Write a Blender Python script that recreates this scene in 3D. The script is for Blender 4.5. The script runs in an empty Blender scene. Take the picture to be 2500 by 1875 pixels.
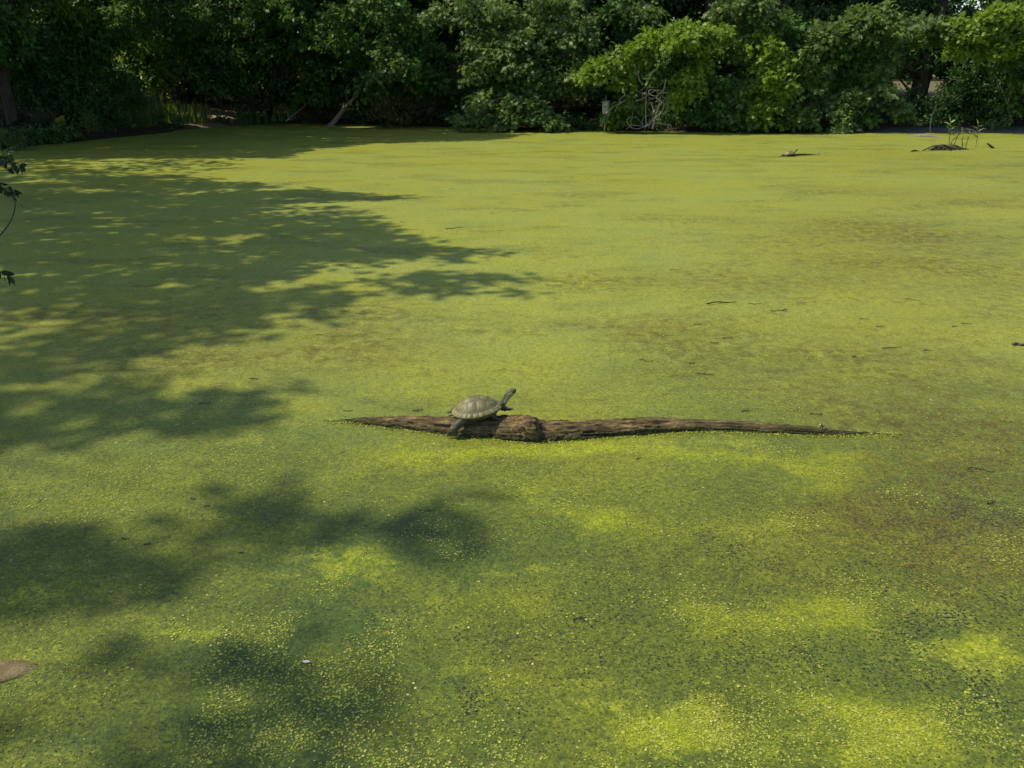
import bpy, bmesh, math, random
import numpy as np
from mathutils import Vector, Matrix

# ------------------------------------------------------------------ camera, sky, sun, exposure
sc = bpy.context.scene
COL = sc.collection
F = 1925.0                       # focal length in photo pixels (photo 2500 x 1875)
PITCH = math.radians(21.7)
CAMH = 1.6
cam_d = bpy.data.cameras.new('camera')
cam_d.sensor_width = 36.0
cam_d.lens = 36.0 * F / 2500.0
cam_d.clip_end = 2000
cam = bpy.data.objects.new('camera', cam_d)
COL.objects.link(cam)
cam.location = (0, 0, CAMH)
cam.rotation_euler = (math.pi / 2 - PITCH, 0, 0)
sc.camera = cam

SUN_EL = math.radians(54)
TRAV = np.array([math.cos(SUN_EL) * 0.997, math.cos(SUN_EL) * 0.07, -math.sin(SUN_EL)])
TRAV /= np.linalg.norm(TRAV)
world = bpy.data.worlds.new('World')
sc.world = world
world.use_nodes = True
wn = world.node_tree
bg = wn.nodes['Background']
sky = wn.nodes.new('ShaderNodeTexSky')
sky.sky_type = 'NISHITA'
sky.sun_disc = False
sky.sun_elevation = SUN_EL
sky.sun_rotation = math.radians(-94)
sky.air_density = 1.0
sky.dust_density = 1.0
wn.links.new(sky.outputs[0], bg.inputs[0])
bg.inputs[1].default_value = 0.145
sun_d = bpy.data.lights.new('sun', 'SUN')
sun_d.energy = 4.2
sun_d.angle = math.radians(0.55)
sun_d.color = (1.0, 0.90, 0.72)
sun = bpy.data.objects.new('sun', sun_d)
COL.objects.link(sun)
sun.rotation_euler = Vector(TRAV).to_track_quat('-Z', 'Y').to_euler()
sun.location = (-20, 0, 30)
sc.view_settings.view_transform = 'Standard'
sc.view_settings.look = 'None'
sc.view_settings.exposure = 0.4
sc.view_settings.gamma = 1.0
sc.view_settings.use_curve_mapping = False
sc.render.engine = 'CYCLES'
sc.cycles.max_bounces = 4
sc.cycles.diffuse_bounces = 2
sc.cycles.transmission_bounces = 3
sc.cycles.transparent_max_bounces = 4

# ------------------------------------------------------------------ helpers
rng = np.random.default_rng(7)
random.seed(7)
CP, SP = math.cos(PITCH), math.sin(PITCH)

def ray(px, py):
    a, b = (px - 1250.0) / F, -(py - 937.5) / F
    return np.array([a, CP + b * SP, -SP + b * CP])

def G(px, py, z=0.0):
    r = ray(px, py)
    t = (z - CAMH) / r[2]
    return np.array([r[0] * t, r[1] * t, z])

def AT(px, py, Y):
    r = ray(px, py)
    t = Y / r[1]
    return np.array([r[0] * t, Y, CAMH + r[2] * t])

def proj(P):
    P = np.asarray(P, float)
    d = P[..., 1] * CP - (P[..., 2] - CAMH) * SP
    u = P[..., 1] * SP + (P[..., 2] - CAMH) * CP
    d = np.where(np.abs(d) < 1e-4, 1e-4, d)
    return 1250 + F * P[..., 0] / d, 937.5 - F * u / d, d

def mpp(Y):                       # metres per photo pixel near the shore at depth Y
    return (Y * CP + 0.55) / F

def sstep(a, b, x):
    t = np.clip((x - a) / (b - a), 0, 1)
    return t * t * (3 - 2 * t)

def hash2(ix, iy, s):
    n = (ix.astype(np.int64) * 374761393 + iy.astype(np.int64) * 668265263 + s * 974634777) & 0x7fffffff
    n = ((n ^ (n >> 13)) * 1274126177) & 0x7fffffff
    return ((n ^ (n >> 16)) & 0xffff) / 65535.0

def vn(x, y, s=0):                # value noise 0..1
    x = np.asarray(x, float); y = np.asarray(y, float)
    ix, iy = np.floor(x), np.floor(y)
    fx, fy = x - ix, y - iy
    fx = fx * fx * (3 - 2 * fx); fy = fy * fy * (3 - 2 * fy)
    a, b = hash2(ix, iy, s), hash2(ix + 1, iy, s)
    c, d = hash2(ix, iy + 1, s), hash2(ix + 1, iy + 1, s)
    return (a * (1 - fx) + b * fx) * (1 - fy) + (c * (1 - fx) + d * fx) * fy

def fbm(x, y, s=0, o=4):
    v, a, t = 0, 0.5, 0
    for k in range(o):
        v = v + a * vn(x * 2 ** k, y * 2 ** k, s + k * 17); t += a; a *= 0.5
    return v / t

def unit(v):
    v = np.asarray(v, float)
    return v / np.maximum(np.linalg.norm(v, axis=-1, keepdims=True), 1e-9)

# ---- materials
def mat_new(name):
    m = bpy.data.materials.new(name)
    m.use_nodes = True
    nt = m.node_tree
    nt.nodes.clear()
    out = nt.nodes.new('ShaderNodeOutputMaterial')
    return m, nt, out

def nd(nt, typ, **kw):
    n = nt.nodes.new(typ)
    for k, v in kw.items():
        if k.startswith('i_'):
            key = k[2:]
            key = int(key) if key.isdigit() else key.replace('_', ' ')
            n.inputs[key].default_value = v
        else:
            setattr(n, k, v)
    return n

def ramp(nt, src, stops):
    r = nt.nodes.new('ShaderNodeValToRGB')
    e = r.color_ramp.elements
    while len(e) < len(stops):
        e.new(0.5)
    for i, (p, c) in enumerate(stops):
        e[i].position = p
        e[i].color = (*c, 1) if len(c) == 3 else c
    nt.links.new(src, r.inputs[0])
    return r.outputs[0]

def mixc(nt, fac, a, b, blend='MIX'):
    m = nt.nodes.new('ShaderNodeMix')
    m.data_type = 'RGBA'
    m.blend_type = blend
    for sock, v in ((m.inputs[0], fac), (m.inputs[6], a), (m.inputs[7], b)):
        if isinstance(v, (float, int)):
            sock.default_value = v
        elif isinstance(v, tuple):
            sock.default_value = (*v, 1)
        else:
            nt.links.new(v, sock)
    return m.outputs[2]

def mth(nt, op, a, b=None, clamp=False):
    m = nt.nodes.new('ShaderNodeMath')
    m.operation = op
    m.use_clamp = clamp
    for i, v in enumerate((a, b)):
        if v is None: continue
        if isinstance(v, (float, int)): m.inputs[i].default_value = v
        else: nt.links.new(v, m.inputs[i])
    return m.outputs[0]

def leaf_mat(name, cols, rough=0.42, trans=0.35, spec=0.5):
    m, nt, out = mat_new(name)
    at = nd(nt, 'ShaderNodeAttribute', attribute_name='rnd')
    n = len(cols)
    c = ramp(nt, at.outputs['Fac'], [(i / (n - 1), cols[i]) for i in range(n)])
    p = nd(nt, 'ShaderNodeBsdfPrincipled')
    p.inputs['Roughness'].default_value = rough
    p.inputs['Specular IOR Level'].default_value = spec
    nt.links.new(c, p.inputs['Base Color'])
    t = nd(nt, 'ShaderNodeBsdfTranslucent')
    tc = mixc(nt, 1.0, c, (1.35, 1.35, 0.55), 'MULTIPLY')
    nt.links.new(tc, t.inputs['Color'])
    mx = nd(nt, 'ShaderNodeMixShader')
    mx.inputs[0].default_value = trans
    nt.links.new(p.outputs[0], mx.inputs[1])
    nt.links.new(t.outputs[0], mx.inputs[2])
    nt.links.new(mx.outputs[0], out.inputs[0])
    return m

def bark_mat(name, c0, c1, scale=(6, 6, 1.2), rough=0.9, bump=0.5):
    m, nt, out = mat_new(name)
    tc = nd(nt, 'ShaderNodeTexCoord')
    mp = nd(nt, 'ShaderNodeMapping')
    mp.inputs['Scale'].default_value = scale
    nt.links.new(tc.outputs['Object'], mp.inputs[0])
    nz = nd(nt, 'ShaderNodeTexNoise', i_Scale=3.0, i_Detail=6.0, i_Roughness=0.65)
    nt.links.new(mp.outputs[0], nz.inputs['Vector'])
    c = ramp(nt, nz.outputs[0], [(0.3, c0), (0.7, c1)])
    p = nd(nt, 'ShaderNodeBsdfPrincipled', i_Roughness=rough)
    p.inputs['Specular IOR Level'].default_value = 0.2
    nt.links.new(c, p.inputs['Base Color'])
    b = nd(nt, 'ShaderNodeBump', i_Strength=bump, i_Distance=0.02)
    nt.links.new(nz.outputs[0], b.inputs['Height'])
    nt.links.new(b.outputs[0], p.inputs['Normal'])
    nt.links.new(p.outputs[0], out.inputs[0])
    return m

def plain_mat(name, c0, c1, scale=20, rough=0.7, spec=0.3, bump=0.2):
    m, nt, out = mat_new(name)
    tc = nd(nt, 'ShaderNodeTexCoord')
    nz = nd(nt, 'ShaderNodeTexNoise', i_Scale=float(scale), i_Detail=5.0, i_Roughness=0.6)
    nt.links.new(tc.outputs['Object'], nz.inputs['Vector'])
    c = ramp(nt, nz.outputs[0], [(0.3, c0), (0.7, c1)])
    p = nd(nt, 'ShaderNodeBsdfPrincipled', i_Roughness=rough)
    p.inputs['Specular IOR Level'].default_value = spec
    nt.links.new(c, p.inputs['Base Color'])
    if bump:
        b = nd(nt, 'ShaderNodeBump', i_Strength=bump, i_Distance=0.004)
        nt.links.new(nz.outputs[0], b.inputs['Height'])
        nt.links.new(b.outputs[0], p.inputs['Normal'])
    nt.links.new(p.outputs[0], out.inputs[0])
    return m

# ---- objects
def thing(name, label, cat, loc=(0, 0, 0), group=None, rot=None):
    o = bpy.data.objects.new(name, None)
    o.empty_display_size = 0.1
    COL.objects.link(o)
    o.location = tuple(float(v) for v in loc)
    if rot is not None: o.rotation_euler = rot
    o['label'] = label; o['category'] = cat
    if group: o['group'] = group
    return o

def tag(o, label, cat, group=None):
    o['label'] = label; o['category'] = cat
    if group: o['group'] = group
    return o

def link_mesh(name, me, mat, parent=None, world_coords=True):
    o = bpy.data.objects.new(name, me)
    COL.objects.link(o)
    if mat: me.materials.append(mat)
    if parent is not None:
        o.parent = parent
        if world_coords:
            off = Vector((0, 0, 0)); p = parent
            while p is not None:
                off += p.location; p = p.parent
            o.location = -off
    return o

def mesh_np(name, V, faces_flat, n_per, smooth=False, attrs=None):
    """V (N,3); faces_flat: flat loop indices; n_per: loops per polygon (const int or array)"""
    me = bpy.data.meshes.new(name)
    V = np.ascontiguousarray(V, np.float32)
    fl = np.ascontiguousarray(faces_flat, np.int32)
    if np.isscalar(n_per):
        npoly = len(fl) // n_per
        starts = np.arange(npoly, dtype=np.int32) * n_per
    else:
        n_per = np.asarray(n_per); npoly = len(n_per)
        starts = np.concatenate([[0], np.cumsum(n_per)[:-1]]).astype(np.int32)
    me.vertices.add(len(V)); me.vertices.foreach_set('co', V.ravel())
    me.loops.add(len(fl)); me.loops.foreach_set('vertex_index', fl)
    me.polygons.add(npoly); me.polygons.foreach_set('loop_start', starts)
    if smooth:
        me.polygons.foreach_set('use_smooth', np.ones(npoly, bool))
    me.update(calc_edges=True)
    for k, v in (attrs or {}).items():
        a = me.attributes.new(k, 'FLOAT', 'POINT')
        a.data.foreach_set('value', np.ascontiguousarray(v, np.float32))
    return me

class MB:
    """collects tubes and blobs for ONE mesh"""
    def __init__(s): s.V = []; s.Fq = []; s.n = 0
    def add(s, V, faces):
        s.V.append(np.asarray(V, float)); s.Fq += [tuple(i + s.n for i in f) for f in faces]; s.n += len(V)
    def tube(s, P, R, k=8, wob=0.0, cap=True):
        P = np.asarray(P, float); n = len(P)
        R = np.broadcast_to(np.asarray(R, float), (n,)) if np.ndim(R) == 0 else np.asarray(R, float)
        T = unit(np.gradient(P, axis=0))
        ref = np.array([0, 0, 1.0]) if abs(T[0][2]) < 0.9 else np.array([1.0, 0, 0])
        u = unit(np.cross(ref, T[0]))
        V = []
        for i in range(n):
            u = unit(u - T[i] * np.dot(u, T[i])); w = np.cross(T[i], u)
            for j in range(k):
                a = 2 * math.pi * j / k
                r = R[i] * (1 + (random.uniform(-wob, wob) if wob else 0))
                V.append(P[i] + (u * math.cos(a) + w * math.sin(a)) * r)
        Fc = [(i * k + j, i * k + (j + 1) % k, (i + 1) * k + (j + 1) % k, (i + 1) * k + j) for i in range(n - 1) for j in range(k)]
        if cap:
            Fc.append(tuple(range(k))[::-1]); Fc.append(tuple((n - 1) * k + j for j in range(k)))
        s.add(V, Fc); return s
    def ball(s, c, r, k=12, m=8, rot=None):
        c = np.asarray(c, float); r = np.broadcast_to(np.asarray(r, float), (3,))
        V = []; Fc = []
        for i in range(m + 1):
            th = math.pi * i / m
            for j in range(k):
                ph = 2 * math.pi * j / k
                v = np.array([math.sin(th) * math.cos(ph), math.sin(th) * math.sin(ph), math.cos(th)]) * r
                if rot is not None: v = np.array(rot @ Vector(v))
                V.append(c + v)
        for i in range(m):
            for j in range(k):
                Fc.append((i * k + j, (i + 1) * k + j, (i + 1) * k + (j + 1) % k, i * k + (j + 1) % k))
        s.add(V, Fc); return s
    def build(s, name, mat, parent=None, smooth=True, world_coords=True):
        V = np.concatenate(s.V)
        fl = [i for f in s.Fq for i in f]
        me = mesh_np(name, V, fl, np.array([len(f) for f in s.Fq]), smooth)
        return link_mesh(name, me, mat, parent, world_coords)

def curve_pts(P, n=24):
    """Catmull-Rom through P"""
    P = np.asarray(P, float)
    if len(P) < 3:
        t = np.linspace(0, 1, n)[:, None]
        return P[0] * (1 - t) + P[-1] * t
    Q = np.vstack([2 * P[0] - P[1], P, 2 * P[-1] - P[-2]])
    out = []
    per = max(2, n // (len(P) - 1))
    for i in range(1, len(Q) - 2):
        p0, p1, p2, p3 = Q[i - 1:i + 3]
        for t in np.linspace(0, 1, per, endpoint=False):
            out.append(0.5 * (2 * p1 + (p2 - p0) * t + (2 * p0 - 5 * p1 + 4 * p2 - p3) * t * t + (3 * p1 - p0 - 3 * p2 + p3) * t ** 3))
    out.append(P[-1])
    return np.array(out)

# ---- leaves
OAK = np.array([(0, 0, 0), (.14, .05, .01), (.30, .34, .06), (.42, .09, .0), (.66, .40, .02), (.72, .10, -.04), (1.0, 0, -.12),
                (.72, -.10, -.04), (.66, -.40, .02), (.42, -.09, .0), (.30, -.34, .06), (.14, -.05, .01)])
OVAL = np.array([(0, 0, 0), (.3, .21, .04), (.72, .17, .0), (1, 0, -.1), (.72, -.17, .0), (.3, -.21, .04)])
SLIM = np.array([(0, 0, 0), (.45, .09, .0), (1, 0, -.14), (.45, -.09, .0)])
DIAM = np.array([(0, 0, 0), (.5, .33, .03), (1, 0, -.06), (.5, -.33, .03)])

def leaf_cloud(name, C, A, N, S, tmpl, mat, parent, rnd=None):
    n = len(C)
    a = unit(A)
    nn = N - a * np.sum(N * a, 1, keepdims=True)
    nn = unit(nn)
    b = np.cross(nn, a)
    t = tmpl
    V = C[:, None, :] + S[:, None, None] * (t[None, :, 0:1] * a[:, None] + t[None, :, 1:2] * b[:, None] + t[None, :, 2:3] * nn[:, None])
    k = len(t)
    if rnd is None: rnd = rng.random(n)
    me = mesh_np(name, V.reshape(-1, 3), np.arange(n * k), k, False, {'rnd': np.repeat(rnd, k)})
    return link_mesh(name, me, mat, parent)

WELLS = []          # sun-lit gaps in the high canopy: (point, radius)
def in_wells(C):
    m = np.zeros(len(C), bool)
    for p, r in WELLS:
        d = C - p
        t = -(d @ TRAV)
        q = d + t[:, None] * TRAV
        m |= (np.linalg.norm(q, axis=1) < r) & (t > 0.5)
    return m

def twigs(C, D, per=12, length=0.3, size=(0.09, 0.14), up=0.8, face=(0, -0.35, 0), droop=0.35):
    """sprays of leaves: returns leaf centres, axes, normals, sizes"""
    n = len(C)
    D = unit(D)
    Ci = np.repeat(C, per, 0); Di = np.repeat(D, per, 0)
    u = rng.random((n * per, 1))
    side = rng.normal(size=(n * per, 3))
    P = Ci + Di * (u - 0.3) * length + unit(side) * length * 0.33 * rng.random((n * per, 1))
    A = unit(Di * 0.55 + unit(side) * 0.9 + np.array([0, 0, -droop]))
    N = unit(np.array([0, 0, up]) + np.asarray(face) + rng.normal(size=(n * per, 3)) * 0.42)
    S = rng.uniform(size[0], size[1], n * per)
    return P, A, N, S

def bough_twigs(pts, rad, n, flat=0.6, depth=1.0):
    """twig centres and outward directions in a bumpy sleeve round a polyline"""
    pts = np.asarray(pts, float); rad = np.broadcast_to(np.asarray(rad, float), (len(pts),))
    if len(pts) == 1:
        c = np.repeat(pts, n, 0); r = np.repeat(rad, n)
    else:
        seg = rng.uniform(0, len(pts) - 1, n); i = np.minimum(seg.astype(int), len(pts) - 2); f = (seg - i)[:, None]
        c = pts[i] * (1 - f) + pts[i + 1] * f
        r = rad[i] * (1 - f[:, 0]) + rad[i + 1] * f[:, 0]
    d = unit(rng.normal(size=(n, 3)))
    rr = rng.random(n) ** 0.5
    o = d * (rr * r)[:, None] * np.array([1.0, depth, flat])
    C = c + o
    # gather the twigs into flattish sprays with dark gaps between them
    k = max(3, n // 14)
    ctr = C[rng.integers(0, n, k)]
    own = rng.integers(0, k, n)
    C = ctr[own] + rng.normal(size=(n, 3)) * np.array([.17, .15, .065]) * np.clip(r / .35, .5, 1.3)[:, None]
    C[:, 2] -= .35 * np.abs(C[:, 0] - ctr[own][:, 0])
    return C, unit((C - c) + np.array([0, -0.12, -0.04]) + rng.normal(size=(n, 3)) * .05)

# ------------------------------------------------------------------ setting: ground, pond
SHORE = np.array([(-3, .9), (0, .8), (3, .7), (7, .9), (11.5, 4), (15.5, 11), (18, 17), (18, 21), (16, 22.2), (13.9, 22.5), (11, 22.8), (8.5, 23.0), (5, 23.1), (3, 23.25),
                  (0.6, 23.9), (-2.6, 25.2), (-5.2, 26.6), (-7.6, 26.6), (-9.0, 24.6), (-9.8, 21.4), (-11.0, 18.7), (-11.3, 16.5), (-10.2, 13.2), (-8.3, 9), (-6.9, 5.5), (-5.8, 3), (-4.6, 1.5)], float)
_sh = curve_pts(np.vstack([np.c_[SHORE, np.zeros(len(SHORE))], [[SHORE[0, 0], SHORE[0, 1], 0]]]), 27 * 5)[:, :2]

def shore_dist(X, Y):
    """signed distance to the waterline, positive on land"""
    x = X.ravel(); y = Y.ravel()
    best = np.full(x.shape, 1e9); inside = np.zeros(x.shape, bool)
    for i in range(len(_sh) - 1):
        a, b = _sh[i], _sh[i + 1]
        ab = b - a; l2 = max(ab @ ab, 1e-9)
        t = np.clip(((x - a[0]) * ab[0] + (y - a[1]) * ab[1]) / l2, 0, 1)
        best = np.minimum(best, (x - a[0] - t * ab[0]) ** 2 + (y - a[1] - t * ab[1]) ** 2)
        c = (a[1] > y) != (b[1] > y)
        with np.errstate(divide='ignore', invalid='ignore'):
            xi = a[0] + (y - a[1]) * ab[0] / (ab[1] if ab[1] != 0 else 1e-9)
        inside ^= c & (x < xi)
    d = np.sqrt(best)
    return np.where(inside, -d, d).reshape(X.shape)

def ground_h(X, Y):
    d = shore_dist(X, Y) + 0.9 * (fbm(X * 0.8, Y * 0.8, 3, 4) - 0.5)
    land = 0.10 * sstep(0, 0.5, d) + 0.42 * sstep(0.4, 3.5, d) + 0.30 * sstep(4, 14, d)
    land = land + 0.10 * (fbm(X * 0.9, Y * 0.9, 9, 4) - 0.5) * sstep(0.2, 2, d)
    return np.where(d > 0, land, np.maximum(-0.5, 0.35 * d)), d

ax = np.concatenate([-np.geomspace(600, 26, 26), np.arange(-25, 25.01, 0.22), np.geomspace(26, 600, 26)])
ay = np.concatenate([-np.geomspace(300, 5, 14), np.arange(-4, 36, 0.22), np.geomspace(37, 700, 34)])
GX, GY = np.meshgrid(ax, ay)
GZ, GD = ground_h(GX, GY)
nx, ny = len(ax), len(ay)
idx = np.arange(nx * ny).reshape(ny, nx)
Fg = np.stack([idx[:-1, :-1], idx[:-1, 1:], idx[1:, 1:], idx[1:, :-1]], -1).reshape(-1, 4)
def blob(X, Y, c, rx, ry):
    return np.exp(-(((X - c[0]) / rx) ** 2 + ((Y - c[1]) / ry) ** 2))
sand = 1.2 * blob(GX, GY, (-9.5, 26.4), 1.5, 1.6) + blob(GX, GY, (-9.2, 29), 3, 1.0) + 0.7 * blob(GX, GY, (-5.8, 28.0), 1.0, .7)
mud = np.exp(-((GD - 0.2) / 0.6) ** 2) * sstep(4, 8, GX)
field = sstep(31, 36, GY) * sstep(7, 11, GX)
gme = mesh_np('ground', np.stack([GX, GY, GZ], -1).reshape(-1, 3), Fg.ravel(), 4, True,
              {'sand': np.clip(sand, 0, 1).ravel(), 'mud': mud.ravel(), 'field': field.ravel()})

def ground_mat():
    m, nt, out = mat_new('soil')
    tc = nd(nt, 'ShaderNodeTexCoord')
    n1 = nd(nt, 'ShaderNodeTexNoise', i_Scale=2.5, i_Detail=8.0, i_Roughness=0.7)
    n2 = nd(nt, 'ShaderNodeTexNoise', i_Scale=28.0, i_Detail=6.0, i_Roughness=0.7)
    for n in (n1, n2): nt.links.new(tc.outputs['Object'], n.inputs['Vector'])
    soil = ramp(nt, n1.outputs[0], [(0.3, (.020, .016, .010)), (0.55, (.045, .034, .020)), (0.75, (.03, .04, .012))])
    soil = mixc(nt, 0.6, soil, ramp(nt, n2.outputs[0], [(0.3, (.3, .3, .3)), (0.7, (1.3, 1.2, 1.1))]), 'MULTIPLY')
    sandc = ramp(nt, n2.outputs[0], [(0.3, (.16, .12, .07)), (0.7, (.36, .28, .17))])
    mudc = ramp(nt, n1.outputs[0], [(0.3, (.05, .055, .05)), (0.7, (.11, .11, .095))])
    fieldc = ramp(nt, n1.outputs[0], [(0.3, (.085, .080, .035)), (0.7, (.15, .13, .065))])
    a = [nd(nt, 'ShaderNodeAttribute', attribute_name=k).outputs['Fac'] for k in ('mud', 'sand', 'field')]
    c = mixc(nt, a[0], soil, mudc); c = mixc(nt, a[1], c, sandc); c = mixc(nt, a[2], c, fieldc)
    p = nd(nt, 'ShaderNodeBsdfPrincipled', i_Roughness=0.9)
    p.inputs['Specular IOR Level'].default_value = 0.15
    nt.links.new(c, p.inputs['Base Color'])
    b = nd(nt, 'ShaderNodeBump', i_Strength=0.6, i_Distance=0.03)
    nt.links.new(n2.outputs[0], b.inputs['Height']); nt.links.new(b.outputs[0], p.inputs['Normal'])
    nt.links.new(p.outputs[0], out.inputs[0])
    return m
ground = link_mesh('ground', gme, ground_mat())
ground['kind'] = 'structure'; ground['label'] = 'dark leaf-strewn earth bank around the pond'; ground['category'] = 'ground'

# pond: one sheet of water under a mat of duckweed; patches of frond colour placed where they float, plus two painted sun flecks
def pell(px, py, rx, ry):
    c = G(px, py); d = c[1] * CP + CAMH * SP
    return c, rx * d / F, abs(G(px, py - ry)[1] - G(px, py + ry)[1]) / 2
def patches(X, Y, L):
    v = np.zeros_like(X)
    for px, py, rx, ry, w in L:
        c, wx, wy = pell(px, py, rx, ry)
        v = v + w * np.exp(-(((X - c[0]) / wx) ** 2 + ((Y - c[1]) / wy) ** 2))
    return v
YEL = [(1430, 1265, 120, 40, .8), (1640, 1790, 200, 80, 1.1), (1560, 1720, 160, 40, .5), (2110, 1850, 140, 60, .9), (1850, 1440, 100, 50, .8), (1720, 1470, 90, 30, .5), (2290, 1560, 150, 60, .75), (2440, 1620, 100, 60, .6),
       (1980, 1275, 80, 35, .7), (1940, 1150, 130, 35, .6), (1380, 1075, 300, 26, 1.0), (1150, 1085, 150, 20, .8), (1850, 1085, 240, 22, .7), (580, 1060, 60, 20, .5), (1150, 1640, 120, 50, .4), (980, 1590, 130, 45, .5),
       (1250, 1420, 160, 40, .3), (780, 1385, 110, 45, .7), (480, 1520, 170, 40, .7), (2000, 880, 200, 30, .4), (1830, 870, 60, 18, .6), (2150, 930, 150, 25, .4), (1050, 1830, 150, 60, .3), (2050, 1120, 200, 30, .4)]  # the two patches in the near left shade are sun flecks painted yellow
BRN = [(2250, 1290, 240, 80, .9), (2050, 1190, 120, 50, .4), (1600, 800, 160, 35, .55), (2230, 560, 320, 35, .5), (1800, 690, 260, 35, .45), (880, 830, 240, 60, .6), (450, 880, 220, 40, .6), (2350, 900, 220, 50, .4),
       (1750, 910, 220, 45, .35), (1200, 1600, 100, 50, .35), (1780, 1760, 60, 50, .5), (2300, 480, 260, 25, .4), (300, 780, 250, 50, .4), (2100, 1230, 90, 50, .5), (2470, 1300, 120, 60, .6), (2350, 1080, 420, 200, .85), (2250, 640, 420, 110, .55), (2400, 400, 300, 40, .3), (2350, 1420, 350, 120, .35), (1750, 1350, 300, 80, .2), (1350, 1500, 350, 80, .2), (500, 760, 500, 120, .25), (1900, 830, 420, 60, .3)]
GAP = [(2000, 1500, 200, 90, .6), (2150, 1460, 120, 60, .4), (1750, 1600, 170, 60, .4), (2330, 1700, 200, 90, .55), (1050, 1690, 130, 40, .8), (2420, 1240, 110, 40, .7), (2250, 1480, 150, 40, .6), (1480, 1450, 200, 60, .3), (2060, 1650, 220, 80, .4),
       (1850, 1800, 90, 60, .5), (2390, 1150, 60, 14, .8), (560, 1260, 220, 40, .3), (1790, 1310, 60, 30, .6), (2480, 1480, 50, 50, .7), (840, 1455, 100, 25, .3), (1170, 1760, 80, 40, .4)]
px_ = np.concatenate([np.arange(-16, -5, .25), np.arange(-5, 6, .05), np.arange(6, 22, .2)])
py_ = np.concatenate([np.arange(-4, 1.2, .4), np.arange(1.2, 5, .04), np.arange(5, 12, .08), np.arange(12, 31, .2)])
PX, PY = np.meshgrid(px_, py_)
idx = np.arange(PX.size).reshape(PX.shape)
Fp = np.stack([idx[:-1, :-1], idx[:-1, 1:], idx[1:, 1:], idx[1:, :-1]], -1).reshape(-1, 4)
wob = lambda X, Y, s: (X + 0.8 * (fbm(X * 2.4, Y * 2.4, s) - .5), Y + 0.6 * (fbm(X * 2.4, Y * 2.4, s + 40) - .5))
WX, WY = wob(PX, PY, 11)
ayel = np.clip(patches(WX, WY, YEL), 0, 1); abrn = np.clip(patches(WX, WY, BRN), 0, 1); agap = np.clip(patches(WX, WY, GAP), 0, 1)
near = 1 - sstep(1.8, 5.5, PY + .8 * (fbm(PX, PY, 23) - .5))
PZ = 0.0 * PX
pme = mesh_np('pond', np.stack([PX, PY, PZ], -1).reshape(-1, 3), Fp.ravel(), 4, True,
              {'yel': ayel.ravel(), 'brn': abrn.ravel(), 'gap': agap.ravel(), 'near': near.ravel()})

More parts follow.
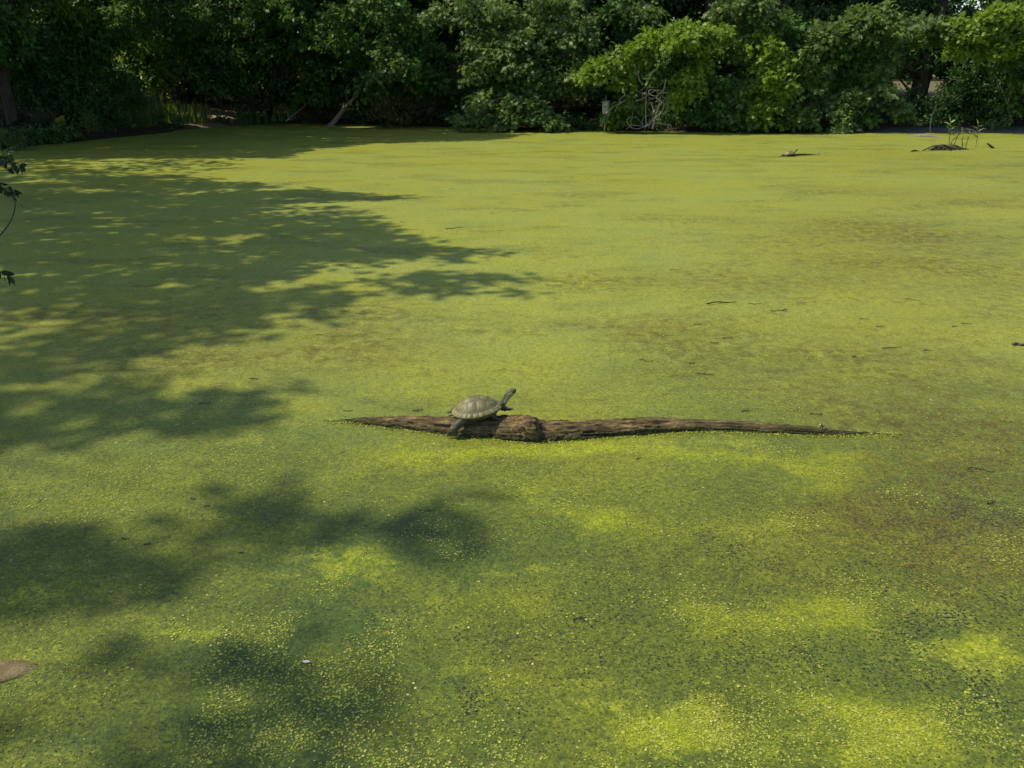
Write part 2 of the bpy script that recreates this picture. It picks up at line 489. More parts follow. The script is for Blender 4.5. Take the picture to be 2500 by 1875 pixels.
def pond_mat():
    m, nt, out = mat_new('duckweed_mat')
    L = nt.links.new
    tc = nd(nt, 'ShaderNodeTexCoord')
    at = {k: nd(nt, 'ShaderNodeAttribute', attribute_name=k).outputs['Fac'] for k in ('yel', 'brn', 'gap', 'near')}
    def noise(scale, detail=5.0, rough=0.6, sx=1, sy=1):
        mp = nd(nt, 'ShaderNodeMapping'); mp.inputs['Scale'].default_value = (sx, sy, 1)
        L(tc.outputs['Object'], mp.inputs[0])
        n = nd(nt, 'ShaderNodeTexNoise', i_Scale=float(scale), i_Detail=detail, i_Roughness=rough)
        L(mp.outputs[0], n.inputs['Vector']); return n.outputs[0]
    big = noise(0.45, 4.0); mid = noise(2.2, 6.0, 0.65, 0.6, 1.0); fine = noise(11, 6.0, 0.7)
    vor = nd(nt, 'ShaderNodeTexVoronoi', i_Scale=250.0); L(tc.outputs['Object'], vor.inputs['Vector'])
    cell = nd(nt, 'ShaderNodeSeparateColor'); L(vor.outputs['Color'], cell.inputs[0])
    vor2 = nd(nt, 'ShaderNodeTexVoronoi', i_Scale=120.0); L(tc.outputs['Object'], vor2.inputs['Vector'])
    cell2 = nd(nt, 'ShaderNodeSeparateColor'); L(vor2.outputs['Color'], cell2.inputs[0])
    base = ramp(nt, mid, [(0.28, (.165, .208, .046)), (0.5, (.216, .246, .047)), (0.72, (.252, .268, .039))])
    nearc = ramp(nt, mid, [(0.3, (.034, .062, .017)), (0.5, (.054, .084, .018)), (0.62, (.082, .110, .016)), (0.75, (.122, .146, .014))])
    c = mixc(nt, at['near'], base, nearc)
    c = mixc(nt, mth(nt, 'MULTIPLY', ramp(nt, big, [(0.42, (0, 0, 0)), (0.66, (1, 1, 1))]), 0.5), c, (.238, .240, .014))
    f2 = mth(nt, 'ADD', at['yel'], mth(nt, 'MULTIPLY', mth(nt, 'SUBTRACT', fine, .5), 2.0))
    f2 = mth(nt, 'ADD', f2, mth(nt, 'MULTIPLY', mth(nt, 'SUBTRACT', mid, .5), 1.6))
    f2 = mth(nt, 'MULTIPLY', mth(nt, 'SUBTRACT', f2, .22), 1.25, True)
    f2 = mth(nt, 'MULTIPLY', f2, mth(nt, 'GREATER_THAN', at['yel'], .02))
    c = mixc(nt, mth(nt, 'MULTIPLY', f2, .85), c, (.235, .275, .014))
    f3 = mth(nt, 'MULTIPLY', at['brn'], ramp(nt, fine, [(0.32, (0, 0, 0)), (0.60, (1, 1, 1))]), True)
    c = mixc(nt, mth(nt, 'MULTIPLY', f3, 1.25, True), c, (.100, .088, .013))
    # scattered brown specks over the whole mat
    sp = mth(nt, 'MULTIPLY', ramp(nt, mid, [(0.5, (0, 0, 0)), (0.68, (1, 1, 1))]), ramp(nt, fine, [(0.5, (0, 0, 0)), (0.62, (1, 1, 1))]))
    c = mixc(nt, mth(nt, 'MULTIPLY', sp, 0.75), c, (.085, .085, .02))
    # streaks of brown debris between the fronds, thinner far out
    st = noise(1.25, 6.0, 0.68, 0.45, 1.0)
    stm = mth(nt, 'MULTIPLY', ramp(nt, st, [(0.50, (0, 0, 0)), (0.62, (1, 1, 1))]), ramp(nt, fine, [(0.38, (0, 0, 0)), (0.58, (1, 1, 1))]))
    c = mixc(nt, mth(nt, 'MULTIPLY', stm, 0.6), c, (.075, .080, .017))
    st2 = noise(1.7, 6.0, 0.7, 0.6, 1.0)
    c = mixc(nt, mth(nt, 'MULTIPLY', mth(nt, 'MULTIPLY', ramp(nt, st2, [(0.53, (0, 0, 0)), (0.64, (1, 1, 1))]), ramp(nt, fine, [(0.45, (0, 0, 0)), (0.55, (1, 1, 1))])), .6), c, (.24, .265, .03))
    gr = noise(42, 4.0, 0.75, 0.8, 1.0)
    c = mixc(nt, 1.0, c, ramp(nt, gr, [(0.32, (.66, .66, .7)), (0.5, (1, 1, 1)), (0.68, (1.22, 1.2, 1.1))]), 'MULTIPLY')
    # single fronds
    c = mixc(nt, 1.0, c, ramp(nt, cell.outputs[0], [(0.0, (.62, .66, .6)), (0.55, (1, 1, 1)), (0.9, (1.2, 1.18, 1.0)), (1.0, (1.55, 1.5, 1.1))]), 'MULTIPLY')
    c = mixc(nt, mth(nt, 'MULTIPLY', at['near'], 0.8), c, mixc(nt, 1.0, c, ramp(nt, cell2.outputs[1], [(0.0, (.7, .75, .8)), (0.6, (1, 1, 1)), (1.0, (1.4, 1.35, 1.0))]), 'MULTIPLY'))
    p = nd(nt, 'ShaderNodeBsdfPrincipled', i_Roughness=0.55)
    p.inputs['Specular IOR Level'].default_value = 0.2
    L(c, p.inputs['Base Color'])
    bm = nd(nt, 'ShaderNodeBump', i_Strength=0.2, i_Distance=0.002)
    hsum = mth(nt, 'ADD', mth(nt, 'MULTIPLY', cell.outputs[1], 0.7), fine)
    L(hsum, bm.inputs['Height']); L(bm.outputs[0], p.inputs['Normal'])
    # open water between the fronds
    w = nd(nt, 'ShaderNodeBsdfPrincipled', i_Roughness=0.3)
    w.inputs['Base Color'].default_value = (.016, .024, .010, 1)
    w.inputs['Specular IOR Level'].default_value = 0.3
    hole = noise(105, 3.0, 0.65, .75, 1.0)
    thr = mth(nt, 'ADD', mth(nt, 'MULTIPLY', at['gap'], 0.075), mth(nt, 'MULTIPLY', at['near'], 0.075))
    thr = mth(nt, 'ADD', thr, mth(nt, 'MULTIPLY', at['brn'], 0.04))
    thr = mth(nt, 'SUBTRACT', thr, mth(nt, 'MULTIPLY', at['yel'], 0.08))
    thr = mth(nt, 'ADD', thr, mth(nt, 'MULTIPLY', mth(nt, 'SUBTRACT', fine, 0.5), 0.30))
    hv = mth(nt, 'ADD', mth(nt, 'MULTIPLY', hole, 0.75), mth(nt, 'MULTIPLY', cell.outputs[2], 0.12))
    msk = mth(nt, 'LESS_THAN', hv, mth(nt, 'ADD', thr, 0.265))
    mx = nd(nt, 'ShaderNodeMixShader')
    L(msk, mx.inputs[0]); L(p.outputs[0], mx.inputs[1]); L(w.outputs[0], mx.inputs[2])
    L(mx.outputs[0], out.inputs[0])
    return m
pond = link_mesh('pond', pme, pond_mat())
pond['kind'] = 'structure'; pond['label'] = 'still pond covered with a mat of yellow green duckweed'; pond['category'] = 'pond'

# loose duckweed fronds lying on the mat near the camera (uncountable)
def duckweed():
    n = 480000
    v = rng.random(n)
    Y = 1.25 + (8.5 - 1.25) * v ** 1.6
    X = (rng.random(n) * 2 - 1) * (Y * CP + 0.9) * 0.70
    xw, yw = wob(X, Y, 11)
    ye = np.clip(patches(xw, yw, YEL), 0, 1.2); ga = np.clip(patches(xw, yw, GAP), 0, 1)
    cl = fbm(X * 5, Y * 5, 31, 3); cl2 = fbm(X * 1.6, Y * 1.6, 71, 3)
    br = np.clip(patches(xw, yw, BRN), 0, 1)
    dens = (0.045 + 0.5 * ye) * (0.15 + 2.4 * sstep(0.44, 0.68, cl)) + (0.5 + .3 * br) * sstep(.46, .62, cl2) * sstep(.46, .62, cl) - 0.03 * ga
    keep = rng.random(n) < dens * 0.75
    X, Y, ye = X[keep], Y[keep], ye[keep]
    n = len(X)
    r = np.clip(rng.lognormal(math.log(.0022), .34, n), .001, .0042) * (1 + .12 * np.maximum(Y - 2, 0))
    C = np.stack([X, Y, rng.uniform(.0008, .0022, n)], 1)
    N = unit(np.stack([rng.normal(size=n) * .10, rng.normal(size=n) * .10, np.ones(n)], 1))
    A = unit(np.stack([rng.normal(size=n), rng.normal(size=n), np.zeros(n)], 1))
    t = np.array([(math.cos(a) * 1.15, math.sin(a) * .9, .05 * math.cos(2 * a)) for a in np.linspace(0, 2 * math.pi, 6, endpoint=False)])
    m = leaf_mat('frond', [(.12, .16, .025), (.21, .25, .028), (.31, .34, .035), (.50, .50, .15)], rough=0.4, trans=0.2)
    o = leaf_cloud('duckweed', C, A, N, r, t, m, None, np.clip(rng.normal(.5, .22, n) + .1 * ye, 0, 1))
    o['kind'] = 'stuff'; o['label'] = 'loose bright duckweed fronds scattered over the floating mat'; o['category'] = 'duckweed'
duckweed()

# ------------------------------------------------------------------ materials for the objects
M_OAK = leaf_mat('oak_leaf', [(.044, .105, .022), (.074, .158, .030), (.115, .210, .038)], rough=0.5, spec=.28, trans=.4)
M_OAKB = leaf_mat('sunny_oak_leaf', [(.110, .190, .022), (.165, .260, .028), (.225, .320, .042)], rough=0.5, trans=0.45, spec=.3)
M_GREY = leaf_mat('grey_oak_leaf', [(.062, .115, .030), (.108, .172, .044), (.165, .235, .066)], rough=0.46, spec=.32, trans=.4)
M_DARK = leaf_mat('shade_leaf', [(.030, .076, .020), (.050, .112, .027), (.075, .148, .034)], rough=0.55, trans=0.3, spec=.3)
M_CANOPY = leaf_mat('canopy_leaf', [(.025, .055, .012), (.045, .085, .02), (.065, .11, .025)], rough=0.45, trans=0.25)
M_HANG = leaf_mat('shaded_hanging_leaf', [(.010, .020, .007), (.016, .030, .010), (.026, .045, .014)], rough=0.6, trans=0.1, spec=.2)  # backlit shade of the hanging sprigs is put into the leaf colour
M_BUSH = leaf_mat('bush_leaf', [(.05, .075, .022), (.085, .11, .032), (.13, .15, .05)], rough=0.5)
M_GRASS = leaf_mat('grass_blade', [(.07, .12, .02), (.12, .19, .03), (.20, .25, .06)], rough=0.5)
M_BARK = bark_mat('bark', (.022, .018, .013), (.075, .06, .045))
M_DEAD = bark_mat('dead_wood', (.20, .17, .13), (.42, .38, .31), (8, 8, 8), 0.8)
M_GREYWOOD = bark_mat('grey_wood', (.10, .09, .07), (.24, .22, .18), (6, 6, 6), 0.85)
M_STICK = plain_mat('brown_stick', (.035, .028, .016), (.09, .075, .045), 60, 0.7, 0.3)
M_TWIG = plain_mat('wet_twig', (.010, .009, .006), (.035, .03, .018), 60, 0.5, 0.4)

# ------------------------------------------------------------------ the floating log
LOG_T = np.array([(785, 1026), (815, 1023), (880, 1018), (960, 1014.5), (1100, 1017), (1200, 1016), (1290, 1017), (1345, 1026), (1400, 1024), (1500, 1022), (1570, 1020), (1650, 1021.5), (1800, 1027), (1950, 1039), (2100, 1052), (2170, 1057.5), (2230, 1062)])
LOG_B = np.array([(785, 1027), (815, 1029), (900, 1039), (1000, 1052), (1080, 1062), (1200, 1072), (1290, 1078), (1345, 1079), (1450, 1070), (1600, 1060), (1700, 1054), (1850, 1057), (2000, 1064), (2100, 1064), (2170, 1063), (2230, 1064.5)])
def log_axis(px):
    """centre Y, radius, world X of the log where its waterline shows at photo column px"""
    b = np.interp(px, LOG_B[:, 0], LOG_B[:, 1]); t = np.interp(px, LOG_T[:, 0], LOG_T[:, 1])
    g = np.array([G(x, y) for x, y in zip(np.atleast_1d(px), np.atleast_1d(b))])
    d = g[:, 1] * CP + CAMH * SP
    r = np.maximum((b - t) * d / F / 1.42, 0.004)
    return g[:, 0], g[:, 1] + r * 0.98, r

def make_log():
    n, k = 900, 72
    px = np.linspace(785, 2230, n)
    X, Yc, R = log_axis(px)
    ker = np.hanning(31); ker /= ker.sum()
    sm = lambda a: np.convolve(np.pad(a, 15, mode='edge'), ker, 'valid')
    Yc, R = sm(Yc), sm(R)
    xk = G(1305, 1050)[0]
    ang = np.linspace(0, 2 * math.pi, k, endpoint=False)        # 0 = back (+Y), pi/2 = up, pi = front (camera side)
    XX, AA = np.meshgrid(X, ang, indexing='ij')
    RR = np.repeat(R[:, None], k, 1)
    up = np.sin(AA)
    # long fibres and cracks
    cx, sy_ = np.cos(AA), np.sin(AA)
    f1 = vn(XX * 5 + 3, AA * 5.1, 1) ; f2 = vn(XX * 11, AA * 10.2, 2); f3 = vn(XX * 26, AA * 22, 3); f4 = vn(XX * 70, AA * 34, 4)
    ridg = 1 - np.abs(2 * f2 - 1)
    crack = sstep(0.55, 0.8, vn(XX * 7 + 9, AA * 15.3, 6)) * sstep(0.4, 0.6, f1)
    lump = fbm(XX * 3.2, AA * 1.3, 8, 3) - 0.5
    amp = np.clip(RR / 0.07, 0.12, 1)
    disp = amp * (0.018 * lump + 0.013 * (ridg - .5) + 0.011 * (f3 - .5) + 0.006 * (f4 - .5) - 0.020 * crack)
    # pitted mossy skirt just above the water
    z0 = RR * up
    skirt = np.exp(-((z0 - 0.012) / 0.018) ** 2)
    disp += skirt * amp * 0.009 * (vn(XX * 130, AA * 40, 14) - .4)
    # broken knot: swells on the near side, ends in a ragged step on its far end
    dx = XX - xk
    kn = np.where(dx < 0, np.exp(-(dx / 0.105) ** 2), np.exp(-(dx / 0.016) ** 2)) * np.exp(-((AA - 2.25) / 0.62) ** 2)
    disp += 0.040 * kn * (0.75 + 0.5 * f3) + 0.010 * kn * (f4 - .5)
    hol = np.exp(-((dx - 0.055) / 0.035) ** 2) * np.exp(-((AA - 2.3) / 0.7) ** 2)
    disp -= 0.016 * hol
    R2 = np.maximum(RR + disp, 0.002)
    tipn = np.clip((0.03 - R) / 0.03, 0, 1)
    zoff = -0.002 - 0.010 * tipn * vn(X * 22, X * 0 + 1.5, 9)
    V = np.stack([XX, Yc[:, None] + R2 * cx + (0.012 * tipn * (vn(X * 9, X * 0 + .5, 19) - .5))[:, None], R2 * sy_ + zoff[:, None]], -1)
    idx = np.arange(n * k).reshape(n, k); j2 = np.roll(idx, -1, 1)
    Fq = np.stack([idx[:-1], idx[1:], j2[1:], j2[:-1]], -1).reshape(-1, 4)
    me = mesh_np('floating_log', V.reshape(-1, 3), Fq.ravel(), 4, True)
    m, nt, out = mat_new('rotten_wood')
    tc = nd(nt, 'ShaderNodeTexCoord')
    mp = nd(nt, 'ShaderNodeMapping'); mp.inputs['Scale'].default_value = (5, 40, 40)
    nt.links.new(tc.outputs['Object'], mp.inputs[0])
    n1 = nd(nt, 'ShaderNodeTexNoise', i_Scale=1.6, i_Detail=8.0, i_Roughness=0.72); nt.links.new(mp.outputs[0], n1.inputs['Vector'])
    n2 = nd(nt, 'ShaderNodeTexNoise', i_Scale=9.0, i_Detail=6.0, i_Roughness=0.65); nt.links.new(tc.outputs['Object'], n2.inputs['Vector'])
    n3 = nd(nt, 'ShaderNodeTexNoise', i_Scale=120.0, i_Detail=5.0, i_Roughness=0.7); nt.links.new(tc.outputs['Object'], n3.inputs['Vector'])
    wood = ramp(nt, n1.outputs[0], [(0.36, (.010, .007, .003)), (0.45, (.058, .039, .014)), (0.54, (.135, .094, .037)), (0.66, (.31, .228, .102))])
    wood = mixc(nt, ramp(nt, n2.outputs[0], [(0.45, (0, 0, 0)), (0.7, (.75, .75, .75))]), wood, (.075, .065, .035))
    sep = nd(nt, 'ShaderNodeSeparateXYZ'); nt.links.new(tc.outputs['Object'], sep.inputs[0])
    hz = mth(nt, 'ADD', sep.outputs['Z'], mth(nt, 'MULTIPLY', mth(nt, 'SUBTRACT', n2.outputs[0], .5), .05))
    hz = mth(nt, 'ADD', hz, mth(nt, 'MULTIPLY', mth(nt, 'SUBTRACT', n3.outputs[0], .5), .03))
    wet = ramp(nt, hz, [(0.012, (1, 1, 1)), (0.040, (0, 0, 0))])
    algae = ramp(nt, n3.outputs[0], [(0.36, (.008, .009, .004)), (0.54, (.028, .032, .010)), (0.66, (.10, .115, .025)), (0.8, (.24, .25, .10))])
    c = mixc(nt, wet, wood, algae)
    p = nd(nt, 'ShaderNodeBsdfPrincipled', i_Roughness=0.8); p.inputs['Specular IOR Level'].default_value = 0.25
    nt.links.new(c, p.inputs['Base Color'])
    b = nd(nt, 'ShaderNodeBump', i_Strength=0.8, i_Distance=0.006)
    nt.links.new(mth(nt, 'ADD', n1.outputs[0], mth(nt, 'MULTIPLY', n3.outputs[0], .6)), b.inputs['Height']); nt.links.new(b.outputs[0], p.inputs['Normal'])
    nt.links.new(p.outputs[0], out.inputs[0])
    o = link_mesh('floating_log', me, m)
    tag(o, 'long weathered brown log half sunk in the duckweed, a turtle basking on it', 'log')
make_log()

def log_fronds():
    n = 9000
    px = rng.uniform(790, 2195, n)
    X, Yc, Rr = log_axis(px)
    front = rng.random(n) < .75
    e = np.abs(rng.normal(size=n)) * .012
    Y = np.where(front, Yc - Rr * 1.02 - e + .006, Yc + Rr * 1.02 + e - .006)
    Z = np.maximum(.002, .010 - e * .7) * rng.random(n)
    C = np.stack([X, Y, Z + .002], 1)
    N = unit(rng.normal(size=(n, 3)) * .45 + np.array([0, 0, 1.0])); A = unit(rng.normal(size=(n, 3)) * [1, 1, .1])
    t = np.array([(math.cos(a) * 1.15, math.sin(a) * .9, 0) for a in np.linspace(0, 2 * math.pi, 6, endpoint=False)])
    m = bpy.data.materials['frond']
    o = leaf_cloud('duckweed', C, A, N, rng.uniform(.0016, .0034, n), t, m, None)
    o['kind'] = 'stuff'; o['label'] = 'bright duckweed fronds heaped along the waterline of the log'; o['category'] = 'duckweed'
log_fronds()

# ------------------------------------------------------------------ turtles
def shell_mat(name, a, b, c3, rough=0.5):
    m, nt, out = mat_new(name)
    tc = nd(nt, 'ShaderNodeTexCoord')
    n1 = nd(nt, 'ShaderNodeTexNoise', i_Scale=22.0, i_Detail=6.0, i_Roughness=0.65)
    n2 = nd(nt, 'ShaderNodeTexNoise', i_Scale=160.0, i_Detail=4.0, i_Roughness=0.6)
    w = nd(nt, 'ShaderNodeTexWave', i_Scale=38.0, i_Distortion=9.0, i_Detail=3.0)
    for n in (n1, n2, w): nt.links.new(tc.outputs['Object'], n.inputs['Vector'])
    c = ramp(nt, n1.outputs[0], [(0.3, a), (0.52, b), (0.75, c3)])
    c = mixc(nt, 0.55, c, ramp(nt, n2.outputs[0], [(0.3, (.5, .5, .5)), (0.7, (1.3, 1.3, 1.25))]), 'MULTIPLY')
    c = mixc(nt, 0.35, c, ramp(nt, w.outputs[0], [(0.2, (.55, .55, .5)), (0.6, (1.1, 1.1, 1.05))]), 'MULTIPLY')
    p = nd(nt, 'ShaderNodeBsdfPrincipled', i_Roughness=rough); p.inputs['Specular IOR Level'].default_value = 0.45
    nt.links.new(c, p.inputs['Base Color'])
    bp = nd(nt, 'ShaderNodeBump', i_Strength=0.5, i_Distance=0.0012)
    nt.links.new(mth(nt, 'ADD', n2.outputs[0], mth(nt, 'MULTIPLY', w.outputs[0], .7)), bp.inputs['Height']); nt.links.new(bp.outputs[0], p.inputs['Normal'])
    nt.links.new(p.outputs[0], out.inputs[0])
    return m
M_SCUTE = shell_mat('dusty_scute', (.085, .078, .028), (.160, .146, .054), (.28, .255, .105))
M_SEAM = shell_mat('shell_seam', (.07, .064, .03), (.11, .103, .05), (.17, .155, .08), 0.6)
M_SKIN = shell_mat('turtle_skin', (.016, .017, .009), (.042, .045, .022), (.12, .12, .055), 0.6)
M_PLASTRON = plain_mat('plastron_horn', (.05, .038, .018), (.12, .09, .04), 40, 0.5)
M_STRIPE = plain_mat('pale_stripe', (.26, .25, .11), (.42, .40, .20), 90, 0.5)
M_EYE = plain_mat('eye', (.01, .01, .006), (.02, .02, .01), 90, 0.12, 0.6, 0)
M_CLAW = plain_mat('claw', (.05, .045, .03), (.10, .09, .06), 90, 0.4)
SL, SW, SH = 0.1175, 0.089, 0.067

def dome(u, v, lift=0.0):
    rho = np.minimum(np.sqrt(u * u + v * v), 1.0)
    x = u * SL * (1 + 0.0 * v); w = SW * (1 - 0.10 * u - 0.05 * u * u)
    z = SH * (1 - rho ** 2.5) * (1 - 0.06 * u) + 0.006 * sstep(.82, 1.0, rho)
    fl = 1 + 0.03 * sstep(.85, 1.0, rho)
    P = np.stack([x * fl, v * w * fl, z], -1)
    if np.any(lift):
        Nn = unit(np.stack([u / SL * rho ** .5 * .9, v / SW * rho ** .5 * .9, np.full_like(u, 6.0)], -1))
        P = P + Nn * np.asarray(lift)[..., None]
    return P

def scute_mesh(c4, ring=None, m=9):
    """raised horny plate over a quad (unit-disc corners) or an annular sector"""
    s, t = np.meshgrid(np.linspace(0, 1, m), np.linspace(0, 1, m), indexing='ij')
    if ring is None:
        c = np.asarray(c4, float)
        ctr = c.mean(0); c = ctr + (c - ctr) * 0.955
        Q = ((1 - s)[..., None] * ((1 - t)[..., None] * c[0] + t[..., None] * c[3]) + s[..., None] * ((1 - t)[..., None] * c[1] + t[..., None] * c[2]))
        u, v = Q[..., 0], Q[..., 1]
    else:
        a0, a1 = ring; da = (a1 - a0) * .03
        a = a0 + da + (a1 - a0 - 2 * da) * s; r = 0.862 + (0.995 - 0.862) * t
        u, v = r * np.cos(a), r * np.sin(a)
    e = np.minimum(np.minimum(s, 1 - s), np.minimum(t, 1 - t))
    if ring is not None: e = np.minimum(np.minimum(s, 1 - s), t)
    lift = -0.0006 + 0.0024 * sstep(0, 0.22, e) + 0.0008 * sstep(.2, .5, e)
    P = dome(u, v, lift)
    idx = np.arange(m * m).reshape(m, m)
    Fq = np.stack([idx[:-1, :-1], idx[1:, :-1], idx[1:, 1:], idx[:-1, 1:]], -1).reshape(-1, 4)
    return mesh_np('scute', P.reshape(-1, 3), Fq.ravel(), 4, True)

def remesh(o, vox, it=3):
    r = o.modifiers.new('remesh', 'REMESH'); r.mode = 'VOXEL'; r.voxel_size = vox; r.use_smooth_shade = True
    s = o.modifiers.new('smooth', 'SMOOTH'); s.factor = 0.5; s.iterations = it

def make_turtle(name, label, loc, rz, pitch=0.0, detail=True, scale=1.0, group=None, roll=0.0):
    t = thing(name, label, 'turtle', loc, group)
    t.rotation_euler = (roll, -pitch, rz); t.scale = (scale,) * 3
    # carapace
    R, K = 22, 64
    rr = np.linspace(0.0, 1.0, R); aa = np.linspace(0, 2 * math.pi, K, endpoint=False)
    u = rr[:, None] * np.cos(aa); v = rr[:, None] * np.sin(aa)
    P = dome(u, v)
    under = P[-1].copy(); under[:, 2] -= 0.006; under[:, :2] *= 0.985
    inner = under.copy(); inner[:, :2] *= 0.86; inner[:, 2] = -0.004
    allP = np.concatenate([P.reshape(-1, 3), under, inner])
    rows = R + 2
    idx = np.arange(rows * K).reshape(rows, K); j2 = np.roll(idx, -1, 1)
    Fq = np.stack([idx[:-1], idx[1:], j2[1:], j2[:-1]], -1).reshape(-1, 4)
    car = link_mesh('carapace', mesh_np('carapace', allP, Fq.ravel(), 4, True), M_SEAM if detail else M_SCUTE, t, False)
    if detail:
        def lim(uu, vv, r=.848):
            n = math.hypot(uu, vv)
            return (uu * r / n, vv * r / n)
        ue = [-.83, -.53, -.18, .18, .52, .83]; vw = [.13, .27, .30, .29, .25, .15]
        for i in range(5):
            c = [(ue[i], -vw[i]), (ue[i + 1], -vw[i + 1]), (ue[i + 1], vw[i + 1]), (ue[i], vw[i])]
            link_mesh('scute', scute_mesh(c), M_SCUTE, car, False)
        ce = [-.80, -.36, .01, .36, .79]
        for s in (-1, 1):
            for i in range(4):
                va, vb = np.interp([ce[i], ce[i + 1]], ue, vw)
                o0 = lim(-1, .33) if i == 0 else lim(ce[i] * 1.05, math.sqrt(max(.7225 - ce[i] ** 2, .05)))
                o1 = lim(1, .33) if i == 3 else lim(ce[i + 1] * 1.05, math.sqrt(max(.7225 - ce[i + 1] ** 2, .05)))
                c = [(ce[i], s * va), (ce[i + 1], s * vb), (o1[0], s * o1[1]), (o0[0], s * o0[1])]
                if s < 0: c = [c[3], c[2], c[1], c[0]]
                link_mesh('scute', scute_mesh(c), M_SCUTE, car, False)
        for i in range(25):
            a0 = 2 * math.pi * i / 25; a1 = 2 * math.pi * (i + 1) / 25
            link_mesh('scute', scute_mesh(None, (a0, a1), 7), M_SCUTE, car, False)
    # plastron with bridges
    b = MB(); b.ball((0, 0, -0.012), (SL * .86, SW * .80, .024), 28, 10)
    b.build('plastron', M_PLASTRON, t, True, False)
    # body: neck, head, limbs and tail as one skin
    b = MB()
    b.ball((0.0, 0, .006), (SL * .86, SW * .80, .022), 24, 10)
    neck = curve_pts([(.070, 0, .000), (.108, -.002, .007), (.132, -.003, .026), (.148, -.004, .046)], 18)
    b.tube(neck, np.interp(np.linspace(0, 1, len(neck)), [0, .35, .7, 1], [.023, .0175, .0145, .0142]), 14)
    hd = curve_pts([(.142, -.004, .039), (.155, -.004, .054), (.169, -.0045, .066), (.184, -.005, .073), (.194, -.005, .0765)], 20)
    b.tube(hd, np.interp(np.linspace(0, 1, len(hd)), [0, .25, .5, .75, .92, 1], [.0145, .0172, .0168, .0128, .0085, .0050]), 14)
    def limb(P, R, toes, spread, dr, tl):
        c = curve_pts(P, 18); b.tube(c, np.interp(np.linspace(0, 1, len(c)), np.linspace(0, 1, len(R)), R), 12, .10)
        e = np.array(P[-1]); dr = unit(np.array(dr)); sd = unit(np.cross(dr, [0.2, 0.3, 1.0]))
        tips = []
        for i in range(toes):
            k = (i - (toes - 1) / 2) / toes
            tip = e + dr * tl + sd * spread * k * 2
            b.tube(curve_pts([e + sd * spread * k * .8 - dr * .004, e + dr * tl * .55 + sd * spread * k * 1.6, tip], 8), np.linspace(.0075, .0042, 9), 8)
            tips.append((tip, unit(dr + sd * k * .5)))
        return tips
    claws = []
    claws += limb([(-.055, -.048, -.012), (-.088, -.066, -.022), (-.116, -.078, -.038), (-.130, -.082, -.054)], [.023, .0215, .0195, .0170], 5, .028, (-.15, -.04, -1), .020)
    claws += limb([(-.065, .050, -.006), (-.100, .060, -.012), (-.124, .062, -.018)], [.024, .021, .014], 5, .016, (-.9, .4, -.35), .022)
    claws += limb([(.060, -.030, -.006), (.072, -.040, -.022), (.080, -.042, -.036)], [.018, .015, .011], 5, .013, (.9, -.1, -.4), .012)
    claws += limb([(.074, .040, -.006), (.108, .030, -.016), (.136, .022, -.030)], [.020, .0165, .013], 5, .016, (1, -.1, -.12), .024)
    b.tube(curve_pts([(-.085, .012, -.008), (-.12, .02, -.016), (-.145, .034, -.024)], 10), np.linspace(.010, .002, 11), 8)
    body = b.build('body', M_SKIN, t, True, False)
    remesh(body, 0.0028 if detail else 0.006, 2)
    if detail:
        for tip, d in claws:
            MB().tube([tip - d * .002, tip + d * .005, tip + d * .010 + np.array([0, 0, -.002])], [.0024, .0017, .0004], 6).build('claw', M_CLAW, body, True, False)
        for s in (-1, 1):
            MB().ball((.1760, -.0045 + s * .0135, .0735), (.0042, .0032, .0038), 10, 6).build('eye', M_EYE, body, True, False)
            for off, rad in ((.0, .0024), (.0085, .0015), (-.008, .0016)):
                pts = [(.130 - off * .4, s * .0140 - .003, .022 + off * .2), (.1455 - off * .5, s * .0146 - .004, .040 + off * .5), (.162 - off * .5, s * .0172 - .0045, .0600 + off * .75), (.179, s * .0130 - .005, .0675 + off * .6)]
                MB().tube(curve_pts(pts, 16), rad, 6).build('stripe', M_STRIPE, body, True, False)
    return t

lx, ly, lr = (float(v[0]) for v in log_axis(np.array([1165.0])))
make_turtle('turtle', 'olive pond turtle basking on the long brown log, neck stretched upward', (lx, ly + .004, lr + .040), math.radians(3), math.radians(8), True, 1.0, None, math.radians(3))

